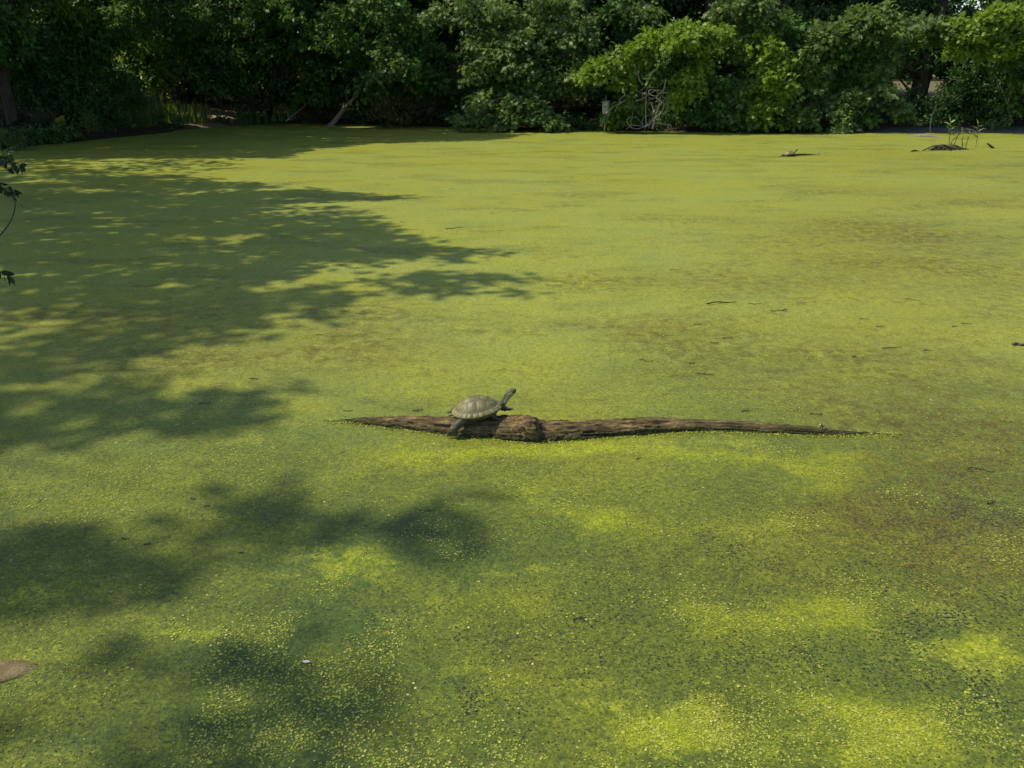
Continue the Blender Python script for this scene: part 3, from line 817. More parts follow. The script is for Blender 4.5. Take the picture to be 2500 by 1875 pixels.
# ------------------------------------------------------------------ small frog on the log
M_FROG = plain_mat('frog_skin', (.10, .10, .03), (.20, .19, .07), 120, 0.35, 0.5)
M_FROGB = plain_mat('frog_belly', (.55, .52, .30), (.68, .64, .42), 120, 0.4, 0.5, 0)
def make_frog(loc, rz, label, s=1.0):
    t = thing('frog', label, 'frog', loc); t.rotation_euler = (0, 0, rz); t.scale = (s,) * 3
    b = MB()
    tr = curve_pts([(-.016, 0, .006), (-.006, 0, .0105), (.006, 0, .0155), (.014, 0, .019), (.0195, 0, .0200)], 20)
    b.tube(tr, np.interp(np.linspace(0, 1, len(tr)), [0, .3, .6, .85, 1], [.0045, .0088, .0090, .0078, .0040]), 14)
    for sd in (-1, 1):
        b.tube(curve_pts([(-.012, sd * .006, .006), (-.002, sd * .0125, .009), (.003, sd * .0135, .007)], 10), [.0042] * 5 + [.0038] * 5 + [.003], 8)
        b.tube(curve_pts([(.003, sd * .0135, .007), (-.006, sd * .0135, .0035), (-.012, sd * .012, .0018)], 10), np.linspace(.003, .002, 11), 8)
        for k in (-.5, .0, .5):
            b.tube([(-.012, sd * .012, .0016), (-.004, sd * (.0135 + .003 * k), .0012), (.004, sd * (.015 + .004 * k), .0010)], [.0014, .0011, .0008], 6)
        b.tube(curve_pts([(.007, sd * .006, .0125), (.0085, sd * .0095, .007), (.0105, sd * .010, .0015)], 10), np.linspace(.0028, .0018, 11), 8)
        for k in (-.6, 0, .6):
            b.tube([(.0105, sd * .010, .0015), (.0155, sd * (.011 + .004 * k), .0010)], [.0012, .0007], 6)
        b.ball((.0125, sd * .0052, .0258), .0030, 10, 6)
    body = b.build('body', M_FROG, t, True, False); remesh(body, .0009, 2)
    b = MB(); tb = curve_pts([(-.008, 0, .0062), (.004, 0, .0105), (.013, 0, .0148), (.0178, 0, .0176)], 14)
    b.tube(tb, np.interp(np.linspace(0, 1, len(tb)), [0, .5, 1], [.0050, .0082, .0045]), 12)
    b.build('belly', M_FROGB, t, True, False)
    for sd in (-1, 1):
        MB().ball((.0137, sd * .0072, .0263), .0017, 8, 6).build('eye', M_EYE, t, True, False)
fx, fy, fr = (float(v[0]) for v in log_axis(np.array([2010.0])))
make_frog((fx, fy + .002, fr - .003), math.radians(200), 'tiny pale-bellied frog sitting on the tapering end of the log', 1.05)

# ------------------------------------------------------------------ half-sunk log end beside the water edge, feather
def make_stump():
    c = G(-35, 1655)
    b = MB(); n = 26; k = 28
    V = []; 
    for i in range(n):
        s = i / (n - 1); x = -0.30 + 0.45 * s
        r = 0.062 * math.sqrt(max(1 - max(0, (s - .45) / .55) ** 2.2, 0.0004))
        for j in range(k):
            a = 2 * math.pi * j / k
            rr = r * (1 + .28 * (vn(np.array(s * 9.), np.array(a * 2.2), 3) - .5) + .06 * (vn(np.array(s * 30.), np.array(a * 7.), 4) - .5))
            V.append((x, rr * 1.25 * math.cos(a) + .03 * s, rr * math.sin(a) * .62))
    Fq = [(i * k + j, i * k + (j + 1) % k, (i + 1) * k + (j + 1) % k, (i + 1) * k + j) for i in range(n - 1) for j in range(k)]
    b.add(V, Fq)
    m, nt, out = mat_new('tan_wood')
    tc = nd(nt, 'ShaderNodeTexCoord')
    n1 = nd(nt, 'ShaderNodeTexNoise', i_Scale=26.0, i_Detail=6.0, i_Roughness=0.65); n2 = nd(nt, 'ShaderNodeTexNoise', i_Scale=210.0, i_Detail=3.0)
    for q in (n1, n2): nt.links.new(tc.outputs['Object'], q.inputs['Vector'])
    col = ramp(nt, n1.outputs[0], [(0.3, (.085, .060, .018)), (0.55, (.155, .112, .038)), (0.75, (.21, .165, .065))])
    sep = nd(nt, 'ShaderNodeSeparateXYZ'); nt.links.new(tc.outputs['Object'], sep.inputs[0])
    edge = ramp(nt, mth(nt, 'ADD', sep.outputs['Z'], mth(nt, 'MULTIPLY', mth(nt, 'SUBTRACT', n2.outputs[0], .5), .045)), [(0.012, (1, 1, 1)), (0.026, (0, 0, 0))])
    col = mixc(nt, edge, col, ramp(nt, n2.outputs[0], [(.4, (.02, .018, .008)), (.6, (.16, .15, .04))]))
    p = nd(nt, 'ShaderNodeBsdfPrincipled', i_Roughness=0.7); nt.links.new(col, p.inputs['Base Color'])
    bp = nd(nt, 'ShaderNodeBump', i_Strength=.6, i_Distance=.004); nt.links.new(n2.outputs[0], bp.inputs['Height']); nt.links.new(bp.outputs[0], p.inputs['Normal'])
    nt.links.new(p.outputs[0], out.inputs[0])
    o = b.build('sunken_log', m, None); o.location = (c[0], c[1] - .01, -0.012); o.rotation_euler = (0, 0, math.radians(14)); o.scale = (.98, .95, .78)
    tag(o, 'smooth tan rounded end of a sunken log rising just above the duckweed', 'log')
make_stump()

def make_feather():
    c = G(738, 1618)
    t = np.linspace(0, 1, 9)
    V = []; 
    for s in (-1, 1):
        for q in t: V.append((q * .030, s * .005 * math.sin(math.pi * min(q * 1.15, 1)) ** .7, .004 + .003 * q))
    Fq = [(i, i + 1, 9 + i + 1, 9 + i) for i in range(8)]
    b = MB(); b.add(V, Fq); b.tube([(-.006, 0, .003), (.03, 0, .0075)], .0005, 5)
    o = b.build('feather', plain_mat('white_feather', (.42, .42, .38), (.55, .55, .50), 200, .7, .2, 0)); o.location = (c[0], c[1], .002); o.rotation_euler = (0, 0, math.radians(-12))
    tag(o, 'small white feather lying on shaded duckweed', 'feather')
make_feather()

# ------------------------------------------------------------------ floating twigs
TW = [(1845, 743, 34, 0), (1903, 760, 46, 1), (2228, 733, 34, 0), (1703, 793, 20, 0), (1745, 838, 22, 1), (1775, 826, 24, 1), (2150, 799, 22, 0), (2360, 791, 26, 0), (2180, 852, 54, 0), (2262, 856, 18, 1), (2330, 798, 16, 1), (2494, 843, 40, 2),
      (2086, 872, 16, 1), (1575, 881, 30, 1), (1690, 888, 18, 1), (1725, 915, 44, 1), (450, 527, 30, 0), (1105, 462, 14, 0), (1110, 558, 44, 0), (985, 543, 18, 0), (780, 818, 18, 0), (940, 653, 26, 1), (2395, 1150, 60, 0), (1415, 1512, 34, 1),
      (2420, 1228, 30, 1), (1020, 1003, 26, 1), (850, 1004, 24, 0), (1760, 742, 80, 0), (620, 925, 24, 1), (500, 985, 28, 0), (1650, 660, 30, 0), (2110, 780, 22, 0), (2000, 600, 24, 0), (1992, 1012, 30, 1), (860, 655, 40, 1), (505, 1236, 14, 1), (470, 1219, 12, 1),
      (1560, 1120, 16, 0), (360, 1330, 16, 1), (306, 1316, 18, 1), (590, 1350, 12, 1), (1210, 700, 22, 0), (1820, 1005, 24, 1)]
for i, (px, py, L, kind) in enumerate(TW):
    c = G(px, py); d = c[1] * CP + CAMH * SP; Lw = L * d / F
    b = MB(); a0 = random.uniform(-.5, .5)
    P = [np.array([Lw * (s - .5), 0, 0]) + np.array([0, random.uniform(-.1, .1) * Lw, random.uniform(.0, .05) * Lw]) for s in np.linspace(0, 1, 6)]
    r0 = max(.0022, Lw * (.022 if kind < 2 else .12))
    cp = curve_pts(P, 20); b.tube(cp, np.linspace(r0, r0 * .5, len(cp)), 6, .25)
    if kind == 1:
        for q in range(4):
            j = random.randrange(4, len(cp) - 2); e = cp[j]; an = random.choice((-1, 1)) * random.uniform(.5, 1.2)
            b.tube(curve_pts([e, e + Lw * .2 * np.array([math.cos(an), math.sin(an), .1]), e + Lw * random.uniform(.25, .45) * np.array([math.cos(an * 1.3), math.sin(an * 1.3), .12])], 8), np.linspace(r0 * .7, r0 * .3, 9), 5)
    o = b.build('twig', M_TWIG); o.location = (c[0], c[1], .003); o.rotation_euler = (0, 0, a0)
    tag(o, 'small dark twig floating flat on the duckweed', 'twig', 'dark twigs floating on the duckweed')

# ------------------------------------------------------------------ trees
def hgt(x, y):
    return float(ground_h(np.array([[x]]), np.array([[y]]))[0][0, 0])

def base_at(px, Y):
    x = (px - 1250) * mpp(Y)
    return np.array([x, Y, max(hgt(x, Y), 0.0) - 0.05])

# gaps in the high canopy through which the sun reaches the shore
WELLS += [(AT(450, 270, 25.8), 1.1), (AT(520, 280, 26.2), .8), (AT(370, 215, 25.5), .7), (AT(690, 285, 26.8), .35), (AT(320, 110, 25), .5), (AT(245, 25, 25), .4), (AT(390, 120, 25.5), .45), (AT(560, 110, 26), .3), (AT(700, 15, 25.5), .5), (AT(950, 130, 24.2), .6), (AT(760, 160, 25), .4), (AT(900, 20, 24.5), .45),
          (AT(1130, 60, 23.8), 1.0), (AT(1300, 40, 23.8), 1.3), (AT(1250, 150, 23.6), 1.2), (AT(1250, 255, 23.1), 1.0), (AT(1400, 120, 23.7), 1.0), (AT(980, 290, 25.0), .5), (AT(150, 120, 23), .5), (AT(620, 60, 26.2), .5),
          (G(790, 1385), .17), (G(470, 1525), .17), (G(330, 1520), .12), (G(610, 1530), .12), (G(80, 1610), .2), (G(560, 1180), .12), (G(300, 1790), .14), (G(880, 1400), .1)]

# pixel windows through the wood where the sunny field shows (kept free of inner foliage)
WINDOWS = [(2184, 172, 2212, 236), (2262, 172, 2288, 232), (1972, 172, 1992, 205)]
def in_window(C, grow=0):
    x, y, d = proj(C)
    m = np.zeros(len(C), bool)
    for x0, y0, x1, y1 in WINDOWS:
        m |= (x > x0 - grow) & (x < x1 + grow) & (y > y0 - grow) & (y < y1 + grow)
    return m & (rng.random(len(C)) < .93)

def trunk(t, base, top, r0, r1, lean=0.0, name='trunk', mat=None, bend=.15):
    h = top - base
    P = [base + np.array([0, 0, -.2]), base + h * .05, base + h * .35 + np.array([random.uniform(-bend, bend), random.uniform(-bend, bend), 0]), base + h * .7 + np.array([random.uniform(-bend, bend), random.uniform(-bend, bend), 0]), top]
    c = curve_pts(P, 28)
    b = MB(); R = np.interp(np.linspace(0, 1, len(c)), [0, .06, .2, 1], [r0 * 1.45, r0 * 1.12, r0, r1])
    b.tube(c, R, 14, .05)
    return b, c

def limb_to(b, c, p, r=0.05, at=None):
    """a crooked limb from the trunk centre line c to the point p"""
    zs = c[:, 2]
    z = at if at is not None else min(max(p[2] - .25 * np.linalg.norm(p[:2] - c[-1, :2]), zs[2]), zs[-1])
    s = c[int(np.argmin(np.abs(zs - z)))]
    m = (s + p) / 2 + np.array([random.uniform(-.2, .2), random.uniform(-.2, .2), random.uniform(0, .35)])
    q = curve_pts([s, s * .7 + m * .3 + np.array([0, 0, .05]), m, p], 18)
    b.tube(q, np.linspace(r, r * .18, len(q)), 7, .08)

def crown_cloud(c, rad, n, per=10, size=(.11, .17), length=.4):
    d = unit(rng.normal(size=(n, 3)))
    rr = rng.random(n) ** .4
    C = np.asarray(c) + d * rr[:, None] * np.asarray(rad)
    keep = vn(C[:, 0] * .9 + 7, C[:, 2] * .9 + C[:, 1] * .6, 77) > .28
    return C[keep], d[keep]

def merge(parts):
    return [np.concatenate([p[i] for p in parts]) for i in range(4)]

def filt(L, m):
    return [a[m] for a in L]

def boughs_tree(name, label, basepx, baseY, top, r0, boughs, upper, group=None, fill=None, n_up=420):
    """a shoreline tree: visible boughs (pixel polyline, distance, radius px, material, count) and a high crown out of frame"""
    base = base_at(basepx, baseY)
    t = thing(name, label, 'tree', base, group)
    tp = np.array([base[0] + top[0], base[1] + top[1], top[2]])
    b, c = trunk(t, base, tp, r0, r0 * .35)
    bymat = {}
    for pts, Y, rad, mat, cnt, tm in boughs:
        Ys = np.broadcast_to(Y, (len(pts),)) if np.ndim(Y) == 0 else Y
        W = np.array([AT(p[0], p[1], yy) for p, yy in zip(pts, Ys)])
        rw = rad * mpp(np.mean(Ys))
        C, D = bough_twigs(W, rw, cnt, .72, 1.0)
        ok = (C[:, 2] > .06)
        L = twigs(C[ok], D[ok], 9, .27, (.10, .19))
        bymat.setdefault((mat, tm), []).append(L)
        limb_to(b, c, W[0], .045)
        if len(W) > 1:
            q = curve_pts(W, 16) if len(W) > 2 else np.array([W[0], (W[0] + W[1]) / 2 + [0, 0, .05], W[1]])
            b.tube(q, np.linspace(.02, .006, len(q)), 6)
    b.build('trunk', M_BARK, t)
    first = True
    for (mat, tm), Ls in bymat.items():
        L = merge(Ls)
        ok = L[0][:, 2] > .03
        leaf_cloud('foliage', *filt(L, ok), {'oak': OAK, 'oval': OVAL, 'slim': SLIM}[tm], mat, t)
    # crown above the frame
    Ls = []
    for cc, rad in upper:
        cc = np.asarray(cc, float) - np.array([0, .8 if name == 'oak_tree' else 0, 0])
        C, D = crown_cloud(cc, rad, n_up)
        Ls.append(twigs(C, D, 10, .45, (.12, .19)))
        limb_to(b, c, np.asarray(cc, float), .05)
    if Ls:
        L = merge(Ls)
        x, y, d = proj(L[0])
        L = filt(L, ~in_wells(L[0]))
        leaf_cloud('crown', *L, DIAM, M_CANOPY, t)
    if fill:
        Ls = []
        for pts, Y, rad, cnt in fill:
            W = np.array([AT(p[0], p[1], Y) for p in pts])
            C, D = bough_twigs(W, rad * mpp(Y), cnt, .8, .9)
            ok = (C[:, 2] > .15) & ~in_window(C, 8)
            Ls.append(twigs(C[ok], D[ok], 10, .30, (.09, .15)))
        L = merge(Ls); L = filt(L, ~in_window(L[0]) & ~in_wells(L[0]))
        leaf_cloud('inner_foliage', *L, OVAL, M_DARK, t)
    return t

O, B_, G_ = M_OAK, M_OAKB, M_GREY
boughs_tree('oak_tree', 'broad grey green oak drooping low over the water beside the wooden nest box', 1290, 26.2, (0, .6, 8), .20, [
    ([(1090, 10), (1180, 20), (1270, 50)], 23.9, 62, G_, 260, 'oak'),
    ([(1180, 70), (1230, 110), (1190, 140)], 23.6, 58, G_, 240, 'oak'),
    ([(1330, 20), (1400, 50), (1430, 90)], 23.9, 60, G_, 230, 'oak'),
    ([(1150, 165), (1230, 150), (1310, 165)], 23.5, 46, G_, 220, 'oak'),
    ([(1370, 130), (1420, 160), (1390, 185)], 23.6, 40, G_, 150, 'oak'),
    ([(1190, 215), (1260, 195), (1330, 210)], 23.6, 38, O, 150, 'oak'),
    ([(1140, 292), (1190, 255), (1250, 235), (1310, 262), (1345, 295)], 23.0, 32, G_, 260, 'oak'),
    ([(1230, 285), (1290, 290)], 23.1, 26, G_, 90, 'oak'),
    ([(1490, 30), (1550, 10)], 24.6, 40, O, 90, 'oak'),
    ([(1560, 20), (1590, 5)], 24.2, 22, G_, 50, 'oak')],
    [((0.2, 26.6, 5.2), (2.2, 1.9, 1.6)), ((1.4, 27.2, 7.2), (2.2, 2.0, 1.8)), ((-0.8, 27.4, 7), (1.9, 1.9, 1.7))],
    fill=[([(1050, 60), (1450, 40)], 25.6, 90, 260), ([(1080, 180), (1480, 200)], 25.4, 90, 260), ([(1100, 270), (1400, 280)], 24.8, 40, 140)])

boughs_tree('oak_tree', 'oak with a bright yellow green bough sweeping out above the tangled dead branches', 1700, 25.6, (.3, .8, 8), .18, [
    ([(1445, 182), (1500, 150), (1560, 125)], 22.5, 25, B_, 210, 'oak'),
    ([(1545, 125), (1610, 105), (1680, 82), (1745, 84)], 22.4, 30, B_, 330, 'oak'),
    ([(1650, 70), (1680, 55)], 22.6, 22, B_, 60, 'oak'),
    ([(1525, 180), (1535, 192)], 22.5, 19, B_, 55, 'oak'),
    ([(1535, 232), (1550, 262)], 22.6, 20, G_, 60, 'oak'),
    ([(1700, 140), (1680, 175), (1665, 205), (1645, 238)], 22.5, 26, B_, 230, 'oak'),
    ([(1640, 150), (1620, 185)], 23.0, 30, O, 110, 'oak'),
    ([(1740, 190), (1760, 230)], 23.0, 34, O, 120, 'oak'),
    ([(1690, 292), (1740, 280), (1790, 292)], 22.9, 22, O, 120, 'oak'),
    ([(1520, 265), (1500, 285)], 22.9, 20, O, 50, 'oak')],
    [((4.6, 26.6, 5.4), (2.0, 1.8, 1.6)), ((5.8, 27.2, 7.4), (2.2, 2.0, 1.8)), ((3.4, 27.2, 7), (1.6, 1.8, 1.6))],
    fill=[([(1450, 60), (1800, 60)], 25.4, 90, 260), ([(1560, 170), (1800, 170)], 25.0, 80, 240), ([(1620, 260), (1800, 270)], 24.2, 45, 160)])

boughs_tree('oak_tree', 'leafy oak hanging to the water in a steep column of pale sunlit leaves', 1890, 25.4, (.2, .8, 8), .17, [
    ([(1775, 30), (1820, 12), (1880, 8)], 23.2, 38, G_, 190, 'oak'),
    ([(1760, 62), (1800, 55)], 23.2, 22, G_, 70, 'oak'),
    ([(1900, 40), (1920, 70)], 23.4, 30, O, 110, 'oak'),
    ([(1770, 122), (1800, 118), (1830, 132)], 23.0, 18, G_, 80, 'oak'),
    ([(1840, 110), (1870, 108), (1885, 150)], 22.8, 26, B_, 150, 'oak'),
    ([(1880, 160), (1865, 205), (1870, 250), (1855, 290)], 22.7, 34, B_, 320, 'oak'),
    ([(1820, 190), (1810, 225), (1830, 260)], 22.9, 28, G_, 150, 'oak'),
    ([(1900, 210), (1920, 225)], 22.6, 22, B_, 70, 'oak'),
    ([(1790, 285), (1840, 300)], 22.7, 22, G_, 90, 'oak'),
    ([(1930, 280), (1960, 305)], 22.6, 20, G_, 70, 'oak')],
    [((8.0, 26.6, 5.4), (1.9, 1.8, 1.6)), ((8.6, 27.2, 7.4), (2.2, 2.0, 1.8))],
    fill=[([(1800, 70), (1960, 90)], 25.2, 80, 220), ([(1800, 190), (1950, 190)], 24.6, 60, 160), ([(1820, 280), (1980, 285)], 24.0, 40, 140)])

boughs_tree('oak_tree', 'thick dark trunked oak arching a heavy bough over the muddy shore', 2228, 25.2, (.35, .5, 8.5), .27, [
    ([(1945, 140), (1985, 105), (2040, 78)], 23.0, 30, G_, 210, 'oak'),
    ([(2030, 80), (2100, 48), (2170, 42), (2215, 60)], 22.9, 38, G_, 360, 'oak'),
    ([(2215, 60), (2270, 80), (2310, 70)], 23.2, 30, G_, 150, 'oak'),
    ([(1950, 170), (1985, 200), (2000, 245)], 23.2, 36, G_, 230, 'oak'),
    ([(1975, 270), (1960, 300)], 22.8, 24, G_, 80, 'oak'),
    ([(2080, 110), (2110, 140), (2130, 190)], 23.2, 32, O, 200, 'oak'),
    ([(2050, 150), (2060, 200)], 23.6, 36, O, 150, 'oak'),
    ([(2150, 115), (2165, 150)], 23.0, 20, G_, 80, 'oak'),
    ([(2040, 268), (2080, 240), (2130, 220), (2165, 210)], 22.8, 20, G_, 180, 'oak'),
    ([(2055, 295), (2045, 310)], 22.6, 10, G_, 30, 'oak'),
    ([(2165, 235), (2190, 262), (2205, 275)], 22.9, 18, G_, 80, 'oak'),
    ([(2100, 285), (2120, 300)], 23.0, 16, O, 50, 'oak')],
    [((12.4, 26.6, 5.2), (2.2, 1.7, 1.6)), ((13.6, 27.4, 7.4), (2.2, 2.0, 1.8)), ((11, 27, 7), (1.8, 1.8, 1.6))],
    fill=[([(1980, 40), (2400, 30)], 25.8, 80, 300), ([(2000, 190), (2130, 210)], 24.6, 60, 170), ([(2080, 285), (2220, 290)], 24.2, 34, 120), ([(2190, 120), (2290, 125)], 25.6, 34, 110), ([(2240, 20), (2330, 70)], 25.8, 60, 220), ([(1780, 0), (1990, 20)], 26.2, 60, 220)])

boughs_tree('oak_tree', 'oak with fresh green leaves spreading over the dark right shore', 2470, 24.6, (.5, .8, 8), .2, [
    ([(2360, 75), (2410, 45), (2470, 30), (2520, 20)], 22.6, 30, B_, 280, 'oak'),
    ([(2340, 120), (2380, 105), (2430, 95)], 22.7, 18, B_, 130, 'oak'),
    ([(2420, 120), (2450, 110), (2500, 90)], 22.7, 24, B_, 120, 'oak'),
    ([(2470, 130), (2510, 180)], 23.2, 34, O, 120, 'oak'),
    ([(2480, 220), (2500, 270)], 23.2, 24, O, 80, 'oak')],
    [((15.4, 26.2, 5.2), (2.0, 1.6, 1.6)), ((16.2, 27, 7.4), (2.2, 2.0, 1.8))],
    fill=[([(2270, 145), (2335, 158)], 25.2, 26, 130), ([(2320, 150), (2500, 120)], 24.8, 50, 200), ([(2320, 220), (2520, 220)], 24.6, 50, 260), ([(2260, 285), (2520, 290)], 24.2, 38, 260)])

# darker trees towards the shaded corner
def shade_tree(label, px, Y, r0, boughs, upper, fill, n_up=420, name='shade_tree', group=None):
    return boughs_tree(name, label, px, Y, (random.uniform(-.3, .3), .3, 8), r0, boughs, upper, group, fill, n_up)
D_ = M_DARK
shade_tree('dark leafy tree rising behind the leaning dead trunk', 900, 26.8, .17, [
    ([(860, 30), (930, 10), (1000, 40)], 24.6, 50, O, 190, 'oak'),
    ([(930, 120), (970, 140), (1010, 160)], 24.2, 34, O, 120, 'oak'),
    ([(960, 165), (920, 172)], 24.2, 24, G_, 60, 'oak'),
    ([(830, 90), (880, 130)], 25.2, 44, O, 140, 'oak'), ([(1010, 90), (1060, 130)], 24.8, 40, O, 120, 'oak'), ([(880, 190), (950, 210)], 25.2, 36, O, 110, 'oak'), ([(1020, 190), (1070, 220)], 24.8, 34, O, 100, 'oak')],
    [((-4.4, 25.6, 5.4), (2.4, 2.4, 1.6)), ((-4.0, 26.8, 7.4), (2.4, 2.2, 1.9))],
    [([(820, 40), (1060, 60)], 26.6, 80, 240), ([(820, 150), (1060, 170)], 26.2, 70, 200), ([(860, 230), (1080, 220)], 25.8, 50, 170)])
shade_tree('dark tree over the cut-leaved reed clump on the shaded bank', 660, 28.0, .16, [
    ([(560, 20), (640, 10), (720, 30)], 26.2, 50, O, 170, 'oak'),
    ([(740, 60), (790, 90)], 26.0, 44, O, 120, 'oak'),
    ([(740, 155), (770, 175)], 26.0, 28, G_, 80, 'oak'),
    ([(600, 120), (680, 130)], 26.6, 50, O, 170, 'oval'), ([(560, 60), (640, 70)], 26.4, 50, O, 150, 'oval'), ([(690, 100), (760, 130)], 26.4, 44, O, 130, 'oval'), ([(580, 180), (680, 190)], 26.8, 40, D_, 130, 'oval'), ([(760, 210), (800, 220)], 26.4, 34, O, 100, 'oval')],
    [((-7.2, 26.4, 5.4), (2.4, 2.4, 1.6)), ((-7.6, 27.6, 7.4), (2.4, 2.2, 1.9))],
    [([(540, 50), (820, 70)], 27.6, 80, 260), ([(540, 150), (840, 160)], 27.4, 70, 220), ([(600, 220), (820, 215)], 27.4, 34, 100)])
shade_tree('dark tree with small sunlit leaf sprays above the sandy bank', 440, 27.4, .17, [
    ([(290, 115), (330, 105), (370, 120)], 25.4, 26, B_, 90, 'oval'),
    ([(380, 140), (420, 155), (450, 175)], 25.6, 26, G_, 90, 'oval'),
    ([(480, 110), (500, 125)], 26.0, 20, G_, 50, 'oval'),
    ([(420, 60), (500, 40)], 26.0, 50, O, 150, 'oval'), ([(300, 30), (380, 50)], 25.6, 54, O, 170, 'oval'), ([(500, 150), (540, 190)], 26.2, 40, D_, 120, 'oval'), ([(310, 170), (370, 180)], 25.6, 36, O, 110, 'oval'), ([(430, 110), (470, 90)], 26, 40, O, 110, 'oval')],
    [((-9.8, 26.2, 5.6), (2.4, 2.6, 1.6)), ((-10.6, 27.6, 7.6), (2.4, 2.4, 1.9))],
    [([(300, 50), (560, 60)], 27.2, 80, 260), ([(300, 150), (560, 150)], 27.0, 60, 190), ([(300, 205), (360, 215)], 26.4, 36, 80)])
shade_tree('dark slender tree on the shaded bank behind the round elephant ear leaves', 200, 24.2, .15, [
    ([(175, 20), (200, 40)], 22.8, 26, B_, 70, 'oval'),
    ([(60, 60), (140, 90)], 22.8, 54, O, 170, 'oval'),
    ([(200, 110), (240, 130)], 23.0, 40, O, 110, 'oval'),
    ([(60, 150), (120, 165)], 22.4, 36, O, 110, 'oval'), ([(120, 30), (230, 60)], 23, 54, O, 170, 'oval'), ([(150, 170), (240, 190)], 22.8, 44, O, 140, 'oval'), ([(40, 200), (110, 220)], 22.2, 40, D_, 130, 'oval'), ([(250, 60), (290, 110)], 23.4, 40, O, 110, 'oval')],
    [((-12.4, 23.8, 5.4), (2.4, 2.6, 1.6)), ((-12.8, 25, 7.4), (2.4, 2.4, 1.9))],
    [([(20, 40), (320, 60)], 25.2, 80, 280), ([(20, 150), (320, 160)], 25.0, 70, 240), ([(40, 230), (330, 225)], 24.4, 44, 200)])
shade_tree('dark trunked tree at the water edge where the bank bends', 38, 20.2, .14, [
    ([(-20, 40), (15, 60)], 19.6, 40, O, 110, 'oval'), ([(-20, 100), (20, 110)], 19.6, 40, D_, 100, 'oval')],
    [((-12.6, 20.2, 5.0), (2.2, 2.4, 1.5)), ((-13.4, 20.6, 7.2), (2.4, 2.4, 1.9))],
    [([(-40, 60), (80, 70)], 21.4, 70, 150), ([(-40, 180), (120, 200)], 21.4, 60, 170)])

# ---- trees of the side bank, out of the frame: their crowns throw the long shade over the duckweed
SHADE = [   # outline on the water (photo pixels), coverage, crown height range
    ([(-250, 296), (600, 300), (1000, 312), (1330, 322), (1200, 342), (900, 350), (760, 366), (690, 384), (300, 386), (-250, 392)], 1.0, (4.8, 8.5)),
    ([(-250, 388), (660, 384), (560, 412), (420, 426), (-250, 440)], .38, (4.8, 8)),
    ([(-350, 440), (240, 432), (440, 428), (620, 448), (800, 468), (1000, 482), (860, 490), (690, 496), (640, 506), (880, 524), (930, 545), (980, 575), (1000, 590), (1220, 618), (1215, 634), (1060, 646), (900, 655), (780, 664), (650, 690), (520, 700), (300, 720), (-350, 740)], .965, (6, 9)),
    ([(560, 494), (820, 500), (920, 520), (900, 540), (700, 520)], .5, (6, 9)),
    ([(940, 678), (1030, 668), (1260, 678), (1270, 690), (1080, 690), (1200, 706), (1310, 716), (1300, 726), (1100, 722), (960, 700)], .95, (7, 8.5)),
    ([(680, 690), (840, 700), (880, 730), (870, 775), (820, 790), (740, 750), (620, 770), (700, 815), (560, 800), (400, 760), (420, 720)], .85, (7, 9)),
    ([(-300, 730), (420, 715), (640, 770), (520, 800), (640, 820), (560, 850), (300, 860), (200, 900), (-300, 960)], .92, (7, 9.5)),
    ([(280, 830), (400, 800), (520, 815), (420, 860), (300, 880)], .6, (7, 9)),
    ([(-200, 930), (160, 925), (380, 930), (300, 960), (100, 985), (-200, 1010)], .85, (8, 10.5)),
    ([(180, 950), (350, 920), (380, 965), (230, 975)], .6, (8, 10)),
    ([(420, 985), (600, 955), (760, 932), (770, 945), (640, 985), (740, 1008), (600, 1035), (440, 1060), (200, 1085), (-100, 1125), (-200, 1000), (100, 990), (300, 990)], .82, (8.5, 11)),
    ([(290, 1260), (400, 1225), (560, 1205), (680, 1235), (860, 1245), (1020, 1245), (1150, 1275), (1160, 1310), (1040, 1345), (900, 1320), (800, 1305), (700, 1330), (680, 1400), (560, 1440), (300, 1460), (-150, 1470), (-150, 1340), (180, 1320)], .90, (9, 12)),
    ([(-150, 1370), (250, 1330), (420, 1390), (700, 1420), (850, 1430), (860, 1475), (740, 1480), (600, 1460), (420, 1455), (200, 1500), (-150, 1540)], .80, (9, 12)),
    ([(250, 1600), (480, 1575), (700, 1560), (850, 1590), (860, 1650), (650, 1680), (400, 1690), (250, 1660)], .76, (10, 12.5)),
    ([(880, 1650), (1020, 1640), (1170, 1680), (1150, 1725), (980, 1730), (860, 1700)], .78, (10, 12.5)),
    ([(-150, 1720), (200, 1740), (480, 1780), (700, 1850), (700, 1960), (-200, 1960)], .74, (10, 12.5)),
    ([(300, 1680), (600, 1690), (640, 1740), (420, 1750)], .5, (10, 12)),
    ([(-150, 1180), (60, 1190), (150, 1240), (60, 1330), (-150, 1370)], .5, (9, 12)),
]
def poly_in(P, x, y):
    ins = np.zeros(len(x), bool)
    for i in range(len(P)):
        a, b = P[i], P[(i + 1) % len(P)]
        c = (a[1] > y) != (b[1] > y)
        ins ^= c & (x < a[0] + (y - a[1]) * (b[0] - a[0]) / ((b[1] - a[1]) or 1e-9))
    return ins
SB = [(-9.6, 3.0), (-10.6, 6.6), (-11.4, 9.8), (-12.8, 13.2), (-13.8, 16.6), (-9.8, 0.2)]
sb_tw = [[] for _ in SB]
